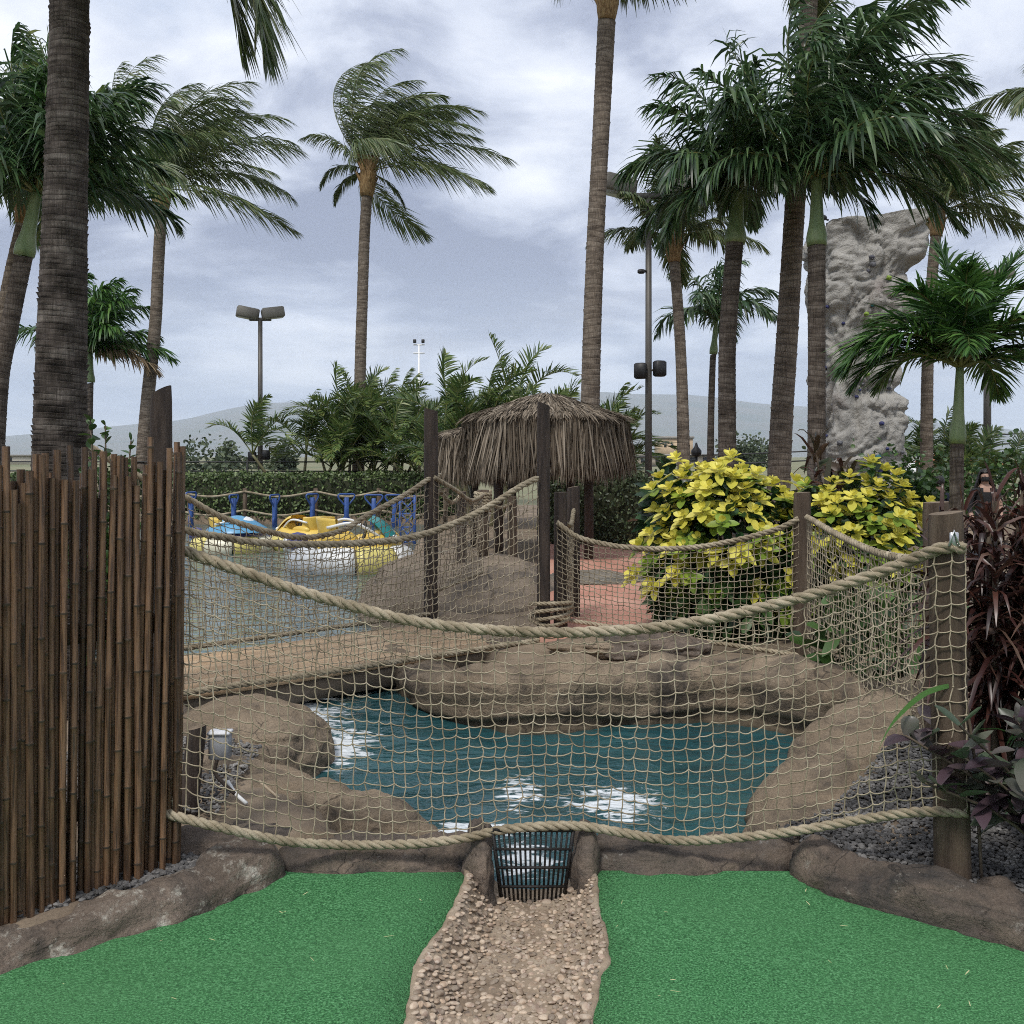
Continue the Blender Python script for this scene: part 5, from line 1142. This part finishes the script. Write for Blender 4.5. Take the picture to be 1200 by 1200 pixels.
# ---------------------------------------------------------------- bumper boats
def pm(name, cols, rough=.35): return M(name, cols, 3, rough, .05, 30)
b_yel = pm('boat_yellow', [(.60, .40, .06), (.72, .52, .12)]); b_pale = pm('boat_tube_pale', [(.60, .57, .42), (.72, .69, .55)]); b_tubey = pm('boat_tube_yellow', [(.58, .50, .14), (.66, .58, .20)])
b_white = pm('boat_white', [(.66, .67, .66), (.76, .77, .76)]); b_blue = pm('boat_canopy_blue', [(.07, .25, .42), (.12, .33, .52)]); b_teal = pm('boat_teal', [(.02, .17, .18), (.04, .25, .25)], .2); b_purp = pm('boat_purple', [(.06, .06, .17), (.10, .10, .25)]); b_blk = pm('boat_black', [(.012, .012, .013), (.03, .03, .03)])
def boat(label, px, py, yaw, R, tubes, shell, nose, canopy=None):
    c = G(px, py, -.15); e = E('bumper_boat', c, label, 'bumper boat', 'bumper boats on the lagoon')
    ca, sa = math.cos(yaw), math.sin(yaw); Rm = np.array([[ca, sa, 0], [-sa, ca, 0], [0, 0, 1]])
    def put(mb, name, mat):
        mb.V = [v @ Rm+c for v in mb.V]; return mb.build(name, mat, e)
    el = 1.22; r0 = .30*R
    nseg = 8
    for j in range(nseg):   # inflated tube in panels
        a = np.linspace(2*np.pi*j/nseg+.012, 2*np.pi*(j+1)/nseg-.012, 9); P = np.stack([R*.76*el*np.cos(a), R*.76*np.sin(a), np.full(9, r0*.62)], 1)
        rr = r0*np.array([.93, .99, 1, 1, 1, 1, 1, .99, .93]); put(MB().tube(P, rr, 14), 'tube_panel', tubes[j % len(tubes)])
    # moulded body with cockpit
    n = 32; prof = [(.98, .10), (1.0, .34), (.94, .50), (.82, .60), (.66, .62), (.58, .56), (.52, .30), (.2, .22), (.01, .22)]
    a = np.linspace(0, 2*np.pi, n, endpoint=False)
    V = np.array([[R*.80*k*el*math.cos(t_), R*.78*k*math.sin(t_), R*(z+.16*max(math.cos(t_), 0)**2*(k > .55))] for k, z in prof for t_ in a]); m = len(prof)
    i = np.arange(m-1)[:, None]*n+np.arange(n)[None]; i2 = np.arange(m-1)[:, None]*n+((np.arange(n)+1) % n)[None]
    put(MB().add(V, np.stack([i, i2, i2+n, i+n], -1).reshape(-1, 4)), 'body', shell)
    # seat back: curved shell behind the cockpit
    b = np.linspace(-1.15, 1.15, 13); zs = np.array([.30, .55, .80, .96, 1.0]); V = []
    for off in (0, .10):
        for z in zs:
            for t_ in b: V.append((-R*(.42+off+.16*z)*math.cos(t_*.9), R*(.46+off)*math.sin(t_)*(1-.25*max(z-.7, 0)), R*(z if z < .99 else .98+.04*math.cos(t_))))
    V = np.array(V); k = 13; q = len(zs)*k; i = np.arange(4)[:, None]*k+np.arange(12)[None]; f1 = np.stack([i, i+1, i+k+1, i+k], -1).reshape(-1, 4)
    mb = MB(); top = np.arange(12)+4*k; mb.add(V, np.vstack([f1, f1[:, ::-1]+q, np.stack([top, top+1, top+1+q, top+q], 1)])); put(mb, 'seat_back', b_yel)
    for s in (-1, 1):
        put(MB().ico((-R*.25, s*R*.46, R*.62), (R*.34, R*.10, R*.12), 2), 'arm_rest', b_yel)
        put(MB().ico((R*.75, s*R*.34, R*.60), (R*.13, R*.12, R*.08), 2), 'headlamp', b_white)
    put(MB().lathe([(0, .0), (.20*R, .02*R), (.22*R, .14*R), (.16*R, .30*R), (0, .34*R)], (-R*1.02, 0, R*.40), 16), 'motor_cover', b_purp)
    put(MB().tube([(R*.15, 0, R*.3), (R*.28, 0, R*.78)], R*.035, 8).tube(np.stack([R*.26+.0*a, R*.15*np.cos(a), R*.80+R*.15*np.sin(a)*.7], 1), R*.025, 6), 'steering_wheel', b_blk)
    # nose fairing or windshield
    V = []; uu = np.linspace(-1, 1, 11); vv = np.linspace(0, 1, 6)
    for v in vv:
        for u in uu: V.append((R*(.95-.55*v)*math.cos(u*.8), R*(.62-.25*v)*math.sin(u*1.2), R*(.58+.46*math.sin(v*1.5))*(1-.08*u*u)))
    k = 11; i = np.arange(5)[:, None]*k+np.arange(10)[None]; put(MB().add(V, np.stack([i, i+1, i+k+1, i+k], -1).reshape(-1, 4)), 'nose_fairing', nose)
    put(MB().ico((R*.98, 0, R*.36), (R*.16, R*.34, R*.12), 2), 'bumper', b_purp)
    for s in (-1, 1): put(MB().tube(catmull([(R*.55, s*R*.42, R*.62), (0, s*R*.60, R*.92), (-R*.5, s*R*.46, R*.84)], 12), R*.03, 6), 'side_rail', b_white)
    if canopy is not None:
        put(MB().lathe([(R*.92, R*.60), (R*.86, R*.70), (R*.5, R*.92), (R*.12, R*1.06), (0, R*1.07)], (R*.15, 0, 0), 20), 'canopy', canopy)
boat('bumper boat with a light blue cover, nearest the bamboo fence', 272, 646, .3, .60, [b_tubey, b_pale], b_purp, b_white, b_blue)
boat('bumper boat with a high yellow seat, in the middle behind the ropes', 358, 643, 2.6, .60, [b_pale, b_tubey, b_white], b_yel, b_yel)
boat('nearest and largest bumper boat with white tube and teal windshield', 412, 667, .25, .78, [b_white, b_white, b_tubey, b_white], b_yel, b_teal)

# ---------------------------------------------------------------- lamps and poles
bronze_m = M('bronze_metal', [(.085, .078, .07), (.12, .112, .10)], 3, .5, metal=.2); headm = M('lamp_housing', [(.17, .155, .13), (.22, .205, .175)], 3, .55); blackm = M('black_housing', [(.012, .012, .013), (.025, .025, .027)], 3, .5); lensm = M('lamp_lens', [(.35, .35, .33), (.45, .45, .42)], 3, .2)
def lamp(label, px, d, ytop, heads, flood_y=None, r=.07, camera=None, floods=(-.16, .18), z0=0):
    x = (px-CX)/F*d; zt = CAMZ-(ytop-HOR)/F*d; e = E('light_pole', (x, d, z0), label, 'light pole')
    MB().tube([(x, d, z0), (x, d, zt)], [r*1.05, r*.85], 12).build('pole', bronze_m, e)
    MB().box((x, d, z0+.12), (.34, .34, .24), bev=.03).build('base', bronze_m, e)
    if heads:
        MB().box((x, d, zt+.02), (heads[0][0]*2+.1 if False else .62, .10, .09), bev=.01).build('cross_arm', bronze_m, e)
        for hx, hz, tilt in heads:
            mb = MB().box((0, 0, 0), (.62, .42, .30), bev=.03); th = tilt; c_, s_ = math.cos(th), math.sin(th)
            Rm = np.array([[c_, 0, s_], [0, 1, 0], [-s_, 0, c_]]); Rz = np.array([[math.cos(.35), math.sin(.35), 0], [-math.sin(.35), math.cos(.35), 0], [0, 0, 1]])
            pos = np.array([x+hx, d, zt+hz]); mb.V = [(v @ Rm) @ Rz+pos for v in mb.V]; hd = mb.build('lamp_head', headm, e)
            mb = MB().box((0, 0, -.152), (.5, .32, .012)); mb.V = [(v @ Rm) @ Rz+pos for v in mb.V]; mb.build('lens', lensm, hd)
            MB().tube([(x+hx*.55, d, zt+.04), (x+hx*.75, d, zt+hz-.05)], .03, 6).build('bracket', bronze_m, e)
    if flood_y:
        z = CAMZ-(flood_y-HOR)/F*d
        for k, o in enumerate(floods):
            mb = MB().box((x+o, d-.12, z+(0.02 if k else -.02)), (.21, .17, .28), rz=.35*(1 if k else -1), bev=.025); mb.build('loudspeaker', blackm, e)
            MB().tube([(x, d, z), (x+o, d-.1, z)], .02, 6).build('bracket', bronze_m, e)
    if camera: MB().tube([(x, d, camera), (x-.1, d-.05, camera+.02)], .025, 6).box((x-.14, d-.07, camera), (.13, .08, .08), bev=.02).build('camera', blackm, e)
lamp('twin headed light pole behind the far hedge, left of the feather palms', 305, 28, 375, [(-.36, .20, -.16), (.36, .20, .16)], 534, .075, floods=(-.20, .20))
lamp('tall bronze light pole with black speakers beside the clipped hedge', 760, 17.5, 231, [(-.56, .20, -.14), (.56, .20, .14)], 434, .062, CAMZ-(319-HOR)/F*17.5)
lamp('plain light pole seen through the fronds of the young palm at the right', 1157, 26, 330, [(-.36, .2, -.16), (.36, .2, .16)], 546, .10, z0=-.2)
me = E('white_mast', base(491, 130), 'thin white mast with floodlights far behind the feather palms', 'mast')
whm = M('white_paint', [(.72, .73, .74), (.8, .8, .8)], 5, .5)
a = W(491, 404, 130); MB().tube([(a[0], 130, 0), tuple(a)], [.22, .12], 8).build('pole', whm, me)
for dz in (0, -1.1): MB().box((a[0], 130, a[2]+dz), (1.5, .2, .14)).build('cross_arm', whm, me)
for s in (-.55, .55): MB().box((a[0]+s, 129.8, a[2]+.45), (.42, .3, .5), bev=.05).build('floodlight', blackm, me)
te = E('torch_lamp', base(816, 24), 'small dark torch shaped lamp on a thin pole behind the yellow shrub', 'lamp')
a = W(816, 533, 24); MB().tube([(a[0], 24, 0), (a[0], 24, a[2])], .035, 8).build('pole', blackm, te); MB().lathe([(.05, -.05), (.12, .0), (.13, .10), (.05, .2), (.02, .3), (0, .3)], a, 12).build('lantern', blackm, te)
# cables
cab = M('black_cable', [(.02, .02, .02), (.04, .04, .04)], 3, .6)
ce = E('cable_fence', base(250, 26.8), 'black cable fence behind the hedge on the far side of the lagoon', 'fence')
for y in (541, 552, 557): MB().tube(WP([(-220, y-1, 26.8), (40, y, 26.8), (300, y+.5, 26.8), (560, y, 26.8)]), .02, 5).build('cable', cab, ce)
for px in (-180, -60, 60, 180, 290, 400, 520): a = W(px, 539, 26.8); MB().tube([(a[0], 26.8, 0), tuple(a)], .03, 6).build('post', cab, ce)
for y0, y1, lb in ((536, 505, 'upper overhead wire crossing behind the palm trunks on the right'), (547, 516, 'lower overhead wire crossing behind the palm trunks on the right')):
    tag(MB().tube(catmull(WP([(640, y0+5, 36), (740, y0, 36), (960, y0-8, 36), (1180, y1+4, 36), (1420, y1-6, 36)]), 40), .028, 5).build('overhead_wire', cab, origin=W(960, y0-8, 36)), lb, 'wire')

# ---------------------------------------------------------------- climbing tower
def tower_mat():
    m, nt = nodes('climbing_rock'); t = NT(nt); v = t.coord()
    c_ = t.ramp(t.noise(v, 1.1, 6, .6), [(.3, (.26, .25, .23)), (.5, (.38, .365, .335)), (.7, (.48, .46, .42))])
    c_ = t.mix(t.ramp(t.noise(t.coord((1, 1, .7)), .9, 5, .6), [(.56, (0, 0, 0)), (.72, (.6, .6, .6))]), c_, (.27, .20, .185))
    c_ = t.mix(t.ramp(t.noise(v, 7, 8, .75), [(.6, (0, 0, 0)), (.75, (.8, .8, .8))]), c_, (.15, .145, .14))
    p = t.n('ShaderNodeBsdfPrincipled'); t.l(c_, p.inputs['Base Color']); p.inputs['Roughness'].default_value = .9; p.inputs['Specular IOR Level'].default_value = .2
    n1 = t.bump(t.noise(v, 5, 9, .7, .8), .9, .12); t.l(t.bump(t.noise(v, 40, 4, .6), .5, .01, n1), p.inputs['Normal']); t.out(p.outputs[0]); return m
dT = 20.0
LE = [(240, 974), (262, 971), (330, 972), (400, 973), (460, 975), (520, 980), (600, 986)]; RE = [(240, 1089), (285, 1087), (325, 1077), (400, 1067), (460, 1065), (520, 1066), (600, 1070)]
te = E('climbing_tower', (7.3, 21, -.4), 'tall grey artificial rock climbing tower between the palms on the right', 'climbing tower')
nz_, na = 210, 170; V = []
z0, z1 = -.4, CAMZ-(246-HOR)/F*dT
def tower_pt(u, a):
    z = z0+(z1-z0)*u; py = HOR-(z-CAMZ)*F/dT
    xl = (np.interp(py, *zip(*LE))-CX)/F*dT; xr = (np.interp(py, *zip(*RE))-CX)/F*dT
    ca, sa = math.cos(a), math.sin(a); q = 1/(abs(ca)**7+abs(sa)**7)**(1/7)
    x = (xl+xr)/2+ca*q*(xr-xl)/2; y = 20.9+sa*q*.9
    p = np.array([x, y, z]); zt = z+(.25*(x-6.4)/2.1-.2)*(u**8)
    n_ = unit(np.array([ca, sa, 0]))
    rid = 1-abs(mnoise.noise(Vector((x*1.25, y*1.25, z*.95+5))))*2.2; rid2 = 1-abs(mnoise.noise(Vector((x*2.9+9, y*2.9, z*2.3))))*2
    wx, wy, wz = (.55*mnoise.noise(Vector((x*.8+q_, y*.8, z*.8))) for q_ in (3, 17, 41))
    f_ = lambda s_, o_, zs_: min(1, abs(mnoise.noise(Vector(((x+wx)*s_+o_, (y+wy)*s_, (z+wz)*s_*zs_))))*4.2)
    k = .15*(f_(.95, 0, .7)-.5)+.09*(f_(2.1, 9, .8)-.5)+.045*(f_(4.8, 5, .9)-.5)+.03*fbm((x, y, z), 9, 4)
    step = .07*math.tanh(6*fbm((x*.5, y*.5, z), .9, 2))
    return np.array([x, y, zt])+n_*(k+step-.08)
for i in range(nz_):
    for j in range(na): V.append(tower_pt(i/(nz_-1), 2*math.pi*j/na))
i = np.arange(nz_-1)[:, None]*na+np.arange(na)[None]; i2 = np.arange(nz_-1)[:, None]*na+((np.arange(na)+1) % na)[None]
mb = MB().add(V, np.stack([i, i2, i2+na, i+na], -1).reshape(-1, 4)); mb.faces(np.array(V)[-na:], [list(range(na))]); mb.build('rock_shell', tower_mat(), te)
hcol = [M('hold_'+n_, [c_, c_], 3, .6) for n_, c_ in (('navy', (.03, .035, .12)), ('green', (.22, .33, .05)), ('red', (.30, .05, .06)), ('grey', (.10, .10, .11)), ('teal', (.03, .14, .16)), ('slate', (.08, .08, .10)))]
r = R_(111)
for k in range(64):
    u = r.uniform(.10, .97); a = r.choice([math.pi*1.0+r.normal(0, .12), r.uniform(math.pi*1.1, math.pi*1.9), -math.pi*.5+r.uniform(-.7, .7), r.normal(0, .15)]); p = tower_pt(u, a % (2*math.pi)); n_ = unit(np.array([math.cos(a), math.sin(a), 0]))
    MB().ico(p+n_*.03, np.array([.06, .06, .05])*r.uniform(.5, 1.1), 2, .3, 1.5, seed=k).build('hold', hcol[[0, 3, 1, 3, 3, 0, 4, 5, 3, 3, 0, 3][k % 12]], te)
a = W(971, 258, 19.9)
MB().tube([a, a+(-.12, 0, .04)], .02, 6).ico(a+(-.16, 0, .05), (.13, .06, .07), 2).build('safety_light', blackm, te)

# ---------------------------------------------------------------- two people beyond the right bed
skin = M('skin', [(.36, .22, .16), (.44, .28, .21)], 6, .55); hairm = M('black_hair', [(.010, .008, .007), (.025, .02, .017)], 14, .45, stretch=(6, 6, 1)); navy = M('navy_cloth', [(.012, .016, .032), (.025, .03, .05)], 8, .9); blackc = M('black_cloth', [(.012, .012, .013), (.025, .024, .025)], 8, .9); jean = M('grey_trousers', [(.05, .055, .07), (.09, .095, .11)], 8, .9); shoe = M('shoe', [(.03, .03, .03), (.06, .06, .06)], 8, .7); eyem = M('eye', [(.01, .008, .006), (.02, .015, .01)], 5, .2)
def person(label, px, ytop, d, zfloor, yaw, top_m, top_name, long_hair, mask, arm):
    zt = CAMZ-(ytop-HOR)/F*d; h = zt-zfloor; x = (px-CX)/F*d; s = h/1.72
    J = [(0, 0, .93), (0, 0, 1.10), (0, .0, 1.30), (0, .0, 1.42), (0, .005, 1.50), (0, -.01, 1.57), (0, -.015, 1.63), (0, -.005, 1.68)]
    Rr = [(.15, .11), (.135, .095), (.165, .11), (.12, .085), (.052, .052), (.068, .08), (.076, .092), (.055, .065)]
    Ed = [(i, i+1) for i in range(7)]
    def chain(frm, pts, rads):
        p = frm
        for q, rr in zip(pts, rads): J.append(q); Rr.append((rr, rr)); Ed.append((p, len(J)-1)); p = len(J)-1
    for sx in (-1, 1):
        chain(0, [(sx*.095, 0, .84), (sx*.10, -.01, .50), (sx*.10, .02, .10), (sx*.105, -.06, .045), (sx*.11, -.16, .03)], [.088, .058, .042, .042, .032])
        ar = arm[0 if sx < 0 else 1]
        chain(3, [(sx*.185, 0, 1.385), *[(sx*a_, b_, c_) for a_, b_, c_ in ar]], [.055, .042, .033, .026, .02])
    me = bpy.data.meshes.new('person_skin'); me.from_pydata(J, Ed, []); ob = bpy.data.objects.new('person_src', me); COL.objects.link(ob)
    m = ob.modifiers.new('s', 'SKIN'); m.use_smooth_shade = True
    for v, rr in zip(me.skin_vertices[0].data, Rr): v.radius = rr
    me.skin_vertices[0].data[0].use_root = True
    sb = ob.modifiers.new('d', 'SUBSURF'); sb.levels = sb.render_levels = 2
    dg = bpy.context.evaluated_depsgraph_get(); ev = ob.evaluated_get(dg).to_mesh()
    V = np.array([v.co for v in ev.vertices]); Fc = [list(p.vertices) for p in ev.polygons]; ob.evaluated_get(dg).to_mesh_clear(); bpy.data.objects.remove(ob)
    # face: nose, brow, chin, ears
    for i_, v in enumerate(V):
        if v[2] > 1.53:
            g_ = lambda c_, w_: math.exp(-np.sum(((v-np.array(c_))/w_)**2))
            V[i_] = v+np.array([0, -.022, 0])*g_((0, -.10, 1.605), .016)+np.array([0, -.008, 0])*g_((0, -.09, 1.565), .025)+np.array([0, .006, 0])*(g_((.03, -.09, 1.628), .014)+g_((-.03, -.09, 1.628), .014))
    ca, sa = math.cos(yaw), math.sin(yaw); Rm = np.array([[ca, sa, 0], [-sa, ca, 0], [0, 0, 1]]); tr = lambda P: (np.asarray(P) @ Rm)*s+np.array([x, d, zfloor])
    e = E('person', (x, d, zfloor), label, 'person')
    cen = np.array([V[f].mean(0) for f in Fc]); hand = np.array([abs(c_[0]) > .17 and np.linalg.norm(c_-np.array([math.copysign(arm[0 if c_[0] < 0 else 1][-1][0], c_[0]), arm[0 if c_[0] < 0 else 1][-1][1], arm[0 if c_[0] < 0 else 1][-1][2]])) < .3 for c_ in cen])
    neck = (cen[:, 2] > 1.46) | ((cen[:, 2] > 1.33) & (cen[:, 1] < -.03) & (np.abs(cen[:, 0]) < (cen[:, 2]-1.30)*.42) & bool(mask))
    mi = np.where(neck | hand, 0, np.where(cen[:, 2] > .90, 1, np.where(cen[:, 2] > .075, 2, 3)))
    mb = MB(); mb.faces(tr(V), Fc); mb.M = [np.array([q]) for q in mi]; mb.build('body', [skin, top_m, jean, shoe], e)
    v, f = ICO(4); keep = np.array([not (p[1] < -.35 and p[2] < .42) for p in v]); hv = np.array([p*np.array([.088, .104, .105])*(1+.05*fbm(p, 5, 3)) for p in v])+np.array([0, .004, 1.640])
    hv[:, 2] = np.where((hv[:, 2] < 1.60) & long_hair, hv[:, 2], hv[:, 2]); fk = f[keep[f].all(1)]
    mb = MB().add(tr(hv), fk)
    if long_hair:
        rr = R_(7); n = 420; a_ = rr.uniform(-.35, math.pi+.35, n); P = np.stack([.088*np.cos(a_), .012+.088*np.sin(a_), rr.uniform(1.58, 1.68, n)], 1); D = np.stack([.25*np.cos(a_), .12*np.sin(a_)-.05, -np.ones(n)], 1)+rr.normal(0, .05, (n, 3))
        mb2 = MB().blades(P, D, np.stack([np.cos(a_), np.sin(a_), 0*a_], 1), rr.uniform(.25, .42, n), .011, [(0, .8), (.5, 1), (1, .3)], droop=.1); mb2.V = [tr(q) for q in mb2.V]; mb.V += mb2.V; mb.F += [q+mb.n for q in mb2.F]; mb.M += mb2.M; mb.n += mb2.n
    mb.build('hair', hairm, e)
    for sx in (-1, 1): MB().ico(tr((sx*.030, -.096, 1.632)), .009*s, 2).build('eye', eyem, e)
    if mask:
        uu = np.linspace(-1.25, 1.25, 15); vv = np.linspace(0, 1, 8); V = np.array([((.074-.012*abs(v_-.4))*math.sin(u_), -.010-(.100+.016*math.sin(math.pi*v_))*math.cos(u_)*1.0, 1.545+.072*v_) for v_ in vv for u_ in uu]); i_ = np.arange(7)[:, None]*15+np.arange(14)[None]
        MB().add(tr(V), np.stack([i_, i_+1, i_+16, i_+15], -1).reshape(-1, 4)).build('face_mask', blackc, e)
person('person with short dark hair and navy shirt seen from behind, left of the young palm', 1101, 559, 16.2, -.42, 2.2, navy, 'shirt', False, False, ([(.23, -.02, 1.12), (.20, -.12, .95), (.19, -.16, .87), (.18, -.19, .80)], [(.23, .0, 1.12), (.22, -.08, .90), (.215, -.10, .83), (.21, -.11, .76)]))
person('person with long black hair, black face mask and dark top, right of the young palm', 1154, 551, 15.6, -.42, -.1, blackc, 'top', True, True, ([(.23, .0, 1.12), (.21, -.10, .92), (.19, -.16, .86), (.17, -.2, .80)], [(.23, -.02, 1.12), (.18, -.16, 1.0), (.12, -.2, 1.02), (.08, -.22, 1.05)]))

# ---------------------------------------------------------------- far buildings
tan = M('tan_render', [(.46, .34, .22), (.54, .41, .28)], .2, .9); beige = M('beige_render', [(.36, .31, .25), (.44, .38, .31)], .2, .9); dkwin = M('dark_window', [(.02, .022, .025), (.04, .045, .05)], 1, .2); roofg = M('grey_roof', [(.25, .23, .21), (.32, .30, .27)], .3, .9)
def building(label, px0, px1, yt, yb, d, wall, wins, roofh=.5, dep=14, roof=None):
    xa, xb = (px0-CX)/F*d, (px1-CX)/F*d; zt = CAMZ-(yt-HOR)/F*d; e = E('building', ((xa+xb)/2, d, 0), label, 'building')
    MB().box(((xa+xb)/2, d+dep/2, zt/2), (xb-xa, dep, zt)).build('wall', wall, e)
    MB().box(((xa+xb)/2, d+dep/2, zt+roofh/2), (xb-xa+.8, dep+.8, roofh)).build('roof', roof or roofg, e)
    for wx0, wx1, wy0, wy1 in wins:
        a, b = W(wx0, wy0, d), W(wx1, wy1, d); MB().box(((a[0]+b[0])/2, d-.03, (a[2]+b[2])/2), (b[0]-a[0], .1, a[2]-b[2])).build('window', dkwin, e)
    return e
building('far tan block rising behind the low building, between light pole and trunk', 774, 812, 514, 560, 330, tan, [(778, 781, 520, 524), (786, 789, 520, 524), (794, 797, 520, 524), (802, 805, 520, 524)], .8)
building('long low beige building with dark windows beyond the light pole', 742, 838, 534.5, 560, 170, beige, [(751, 757, 537, 542), (768, 778, 536, 541), (785, 792, 536, 541), (808, 816, 536, 541), (824, 830, 536, 541)], .35)
building('low pale building far away at the left behind the bamboo', -60, 42, 534.6, 560, 190, M('pale_render', [(.55, .50, .42), (.62, .57, .48)], .2, .9), [(-30, -22, 536, 540), (6, 14, 536, 540)], .3)
orange = M('orange_roof', [(.42, .15, .06), (.50, .20, .09)], 2, .85)
ke = E('kiosk', base(1136, 44, -.1), 'small kiosk with an orange hipped roof far behind the young palm', 'kiosk'); x0 = (1136-CX)/F*44
MB().box((x0, 45.5, .6), (2.2, 2.6, 1.5)).build('wall', beige, ke)
mb = MB(); V = [(x0-1.5, 43.6, 1.15), (x0+1.5, 43.6, 1.15), (x0+1.5, 47.2, 1.15), (x0-1.5, 47.2, 1.15), (x0-.4, 45.4, 1.95), (x0+.4, 45.4, 1.95)]; mb.faces(V, [[0, 1, 5, 4], [1, 2, 5], [2, 3, 4, 5], [3, 0, 4], [3, 2, 1, 0]]); mb.build('roof', orange, ke, smooth=False)
tentm = M('white_canvas', [(.70, .71, .72), (.78, .79, .79)], 2, .8, transl=.2)
for px, yt, d, w_, lb in ((1113, 525, 50, 3.4, 'white canopy tent far behind the slender green trunk'), (1050, 532, 46, 2.4, 'white canopy tent beside the foot of the climbing tower')):
    a = W(px, yt, d); e = E('canopy_tent', (a[0], d, 0), lb, 'tent', 'white canopy tents'); mb = MB(); h_ = w_/2; V = [(a[0]-h_, d-h_, a[2]-.75), (a[0]+h_, d-h_, a[2]-.75), (a[0]+h_, d+h_, a[2]-.75), (a[0]-h_, d+h_, a[2]-.75), tuple(a)]
    V2 = [(x_, y_, z_-.25) for x_, y_, z_ in V[:4]]; mb.faces(V+V2, [[0, 1, 4], [1, 2, 4], [2, 3, 4], [3, 0, 4], [5, 6, 1, 0], [6, 7, 2, 1], [7, 8, 3, 2], [8, 5, 0, 3]]); mb.build('canvas', tentm, e, smooth=False)
    for sx in (-1, 1):
        for sy in (-1, 1): MB().tube([(a[0]+sx*h_*.97, d+sy*h_*.97, 0), (a[0]+sx*h_*.97, d+sy*h_*.97, a[2]-.8)], .035, 6).build('leg', whm, e)
# ---------------------------------------------------------------- sky, sun, camera
HAZE = .0001
SUN_EL, SUN_AZ = math.radians(58), math.radians(205)
w = bpy.data.worlds.new("World"); SC.world = w; w.use_nodes = True
nt = w.node_tree; nt.nodes.clear(); t = NT(nt)
sky = t.n('ShaderNodeTexSky', sky_type='NISHITA'); sky.sun_disc = False; sky.sun_elevation = SUN_EL; sky.sun_rotation = SUN_AZ
tc = t.n('ShaderNodeTexCoord'); sep = t.n('ShaderNodeSeparateXYZ'); t.l(tc.outputs['Generated'], sep.inputs[0])
z = t.math('MAXIMUM', sep.outputs[2], 0.0)
zz = t.math('ADD', z, .22)
cmb = t.n('ShaderNodeCombineXYZ'); t.l(t.math('DIVIDE', sep.outputs[0], zz), cmb.inputs[0]); t.l(t.math('DIVIDE', sep.outputs[1], zz), cmb.inputs[1]); cmb.inputs[2].default_value = 3.7
cv = cmb.outputs[0]
n1 = t.noise(cv, .95, 7, .5, .5); n2 = t.noise(cv, 2.6, 7, .58, .5)
mixn = t.math('ADD', t.math('MULTIPLY', n1, .68), t.math('MULTIPLY', n2, .32))
S = 10.0
def c(r, g, b): return (r*S, g*S, b*S)
cl = t.ramp(mixn, [(.42, (.175, .20, .28)), (.468, (.275, .305, .39)), (.515, (.43, .462, .54)), (.595, (.63, .65, .70))])
# thinner, bluer air low over the plain
hz = t.ramp(z, [(0.0, (.95, .95, .95)), (.07, (.55, .55, .55)), (.20, (0, 0, 0))])
lowc = t.ramp(t.noise(t.coord((2, 2, 16), 'Generated'), 1.6, 6, .6), [(.38, (.28, .335, .445)), (.52, (.40, .45, .54)), (.66, (.58, .61, .66))])
cl = t.mix(hz, cl, lowc)
clS = t.mix(1.0, cl, (S, S, S), 'MULTIPLY')
gap = t.ramp(t.noise(cv, .9, 5, .5), [(.66, (0, 0, 0)), (.76, (.8, .8, .8))])
full = t.mix(gap, clS, sky.outputs[0])
bg = t.n('ShaderNodeBackground'); bg.inputs[1].default_value = .1; t.l(full, bg.inputs[0])
o = t.n('ShaderNodeOutputWorld'); t.l(bg.outputs[0], o.inputs[0])
sl = bpy.data.lights.new('sun', 'SUN'); sl.energy = 1.5; sl.angle = math.radians(11); sl.color = (1, .96, .9)
so = bpy.data.objects.new('sun', sl); COL.objects.link(so)
d = Vector((math.sin(SUN_AZ)*math.cos(SUN_EL), math.cos(SUN_AZ)*math.cos(SUN_EL), math.sin(SUN_EL)))
so.rotation_euler = d.to_track_quat('Z', 'Y').to_euler(); so.location = (0, 0, 30)
cd = bpy.data.cameras.new('camera'); co = bpy.data.objects.new('camera', cd); COL.objects.link(co)
co.location = (0, 0, CAMZ); co.rotation_euler = (math.pi/2, 0, 0)
cd.sensor_width = 36; cd.lens = 36*F/1200; cd.shift_y = -(600-HOR)/1200; cd.clip_end = 40000; cd.clip_start = .05
SC.camera = co
SC.view_settings.view_transform = 'Standard'; SC.view_settings.look = 'None'; SC.view_settings.exposure = 0.88; SC.view_settings.gamma = 1
SC.cycles.use_denoising = False; SC.cycles.filter_width = 1.0
SC.cycles.max_bounces = 6; SC.cycles.volume_bounces = 1

# ---------------------------------------------------------------- the air over the plain
hm = bpy.data.materials.new('air'); hm.use_nodes = True; hn = hm.node_tree; hn.nodes.clear()
pv = hn.nodes.new('ShaderNodeVolumePrincipled'); pv.inputs['Color'].default_value = (.77, .86, 1, 1); pv.inputs['Density'].default_value = HAZE; pv.inputs['Anisotropy'].default_value = .0
ho = hn.nodes.new('ShaderNodeOutputMaterial'); hn.links.new(pv.outputs[0], ho.inputs['Volume'])
mb = MB().box((0, 3000, 449), (27000, 21600, 902)); hz_ = mb.build('haze', hm, smooth=False); tag(hz_, kind='stuff')
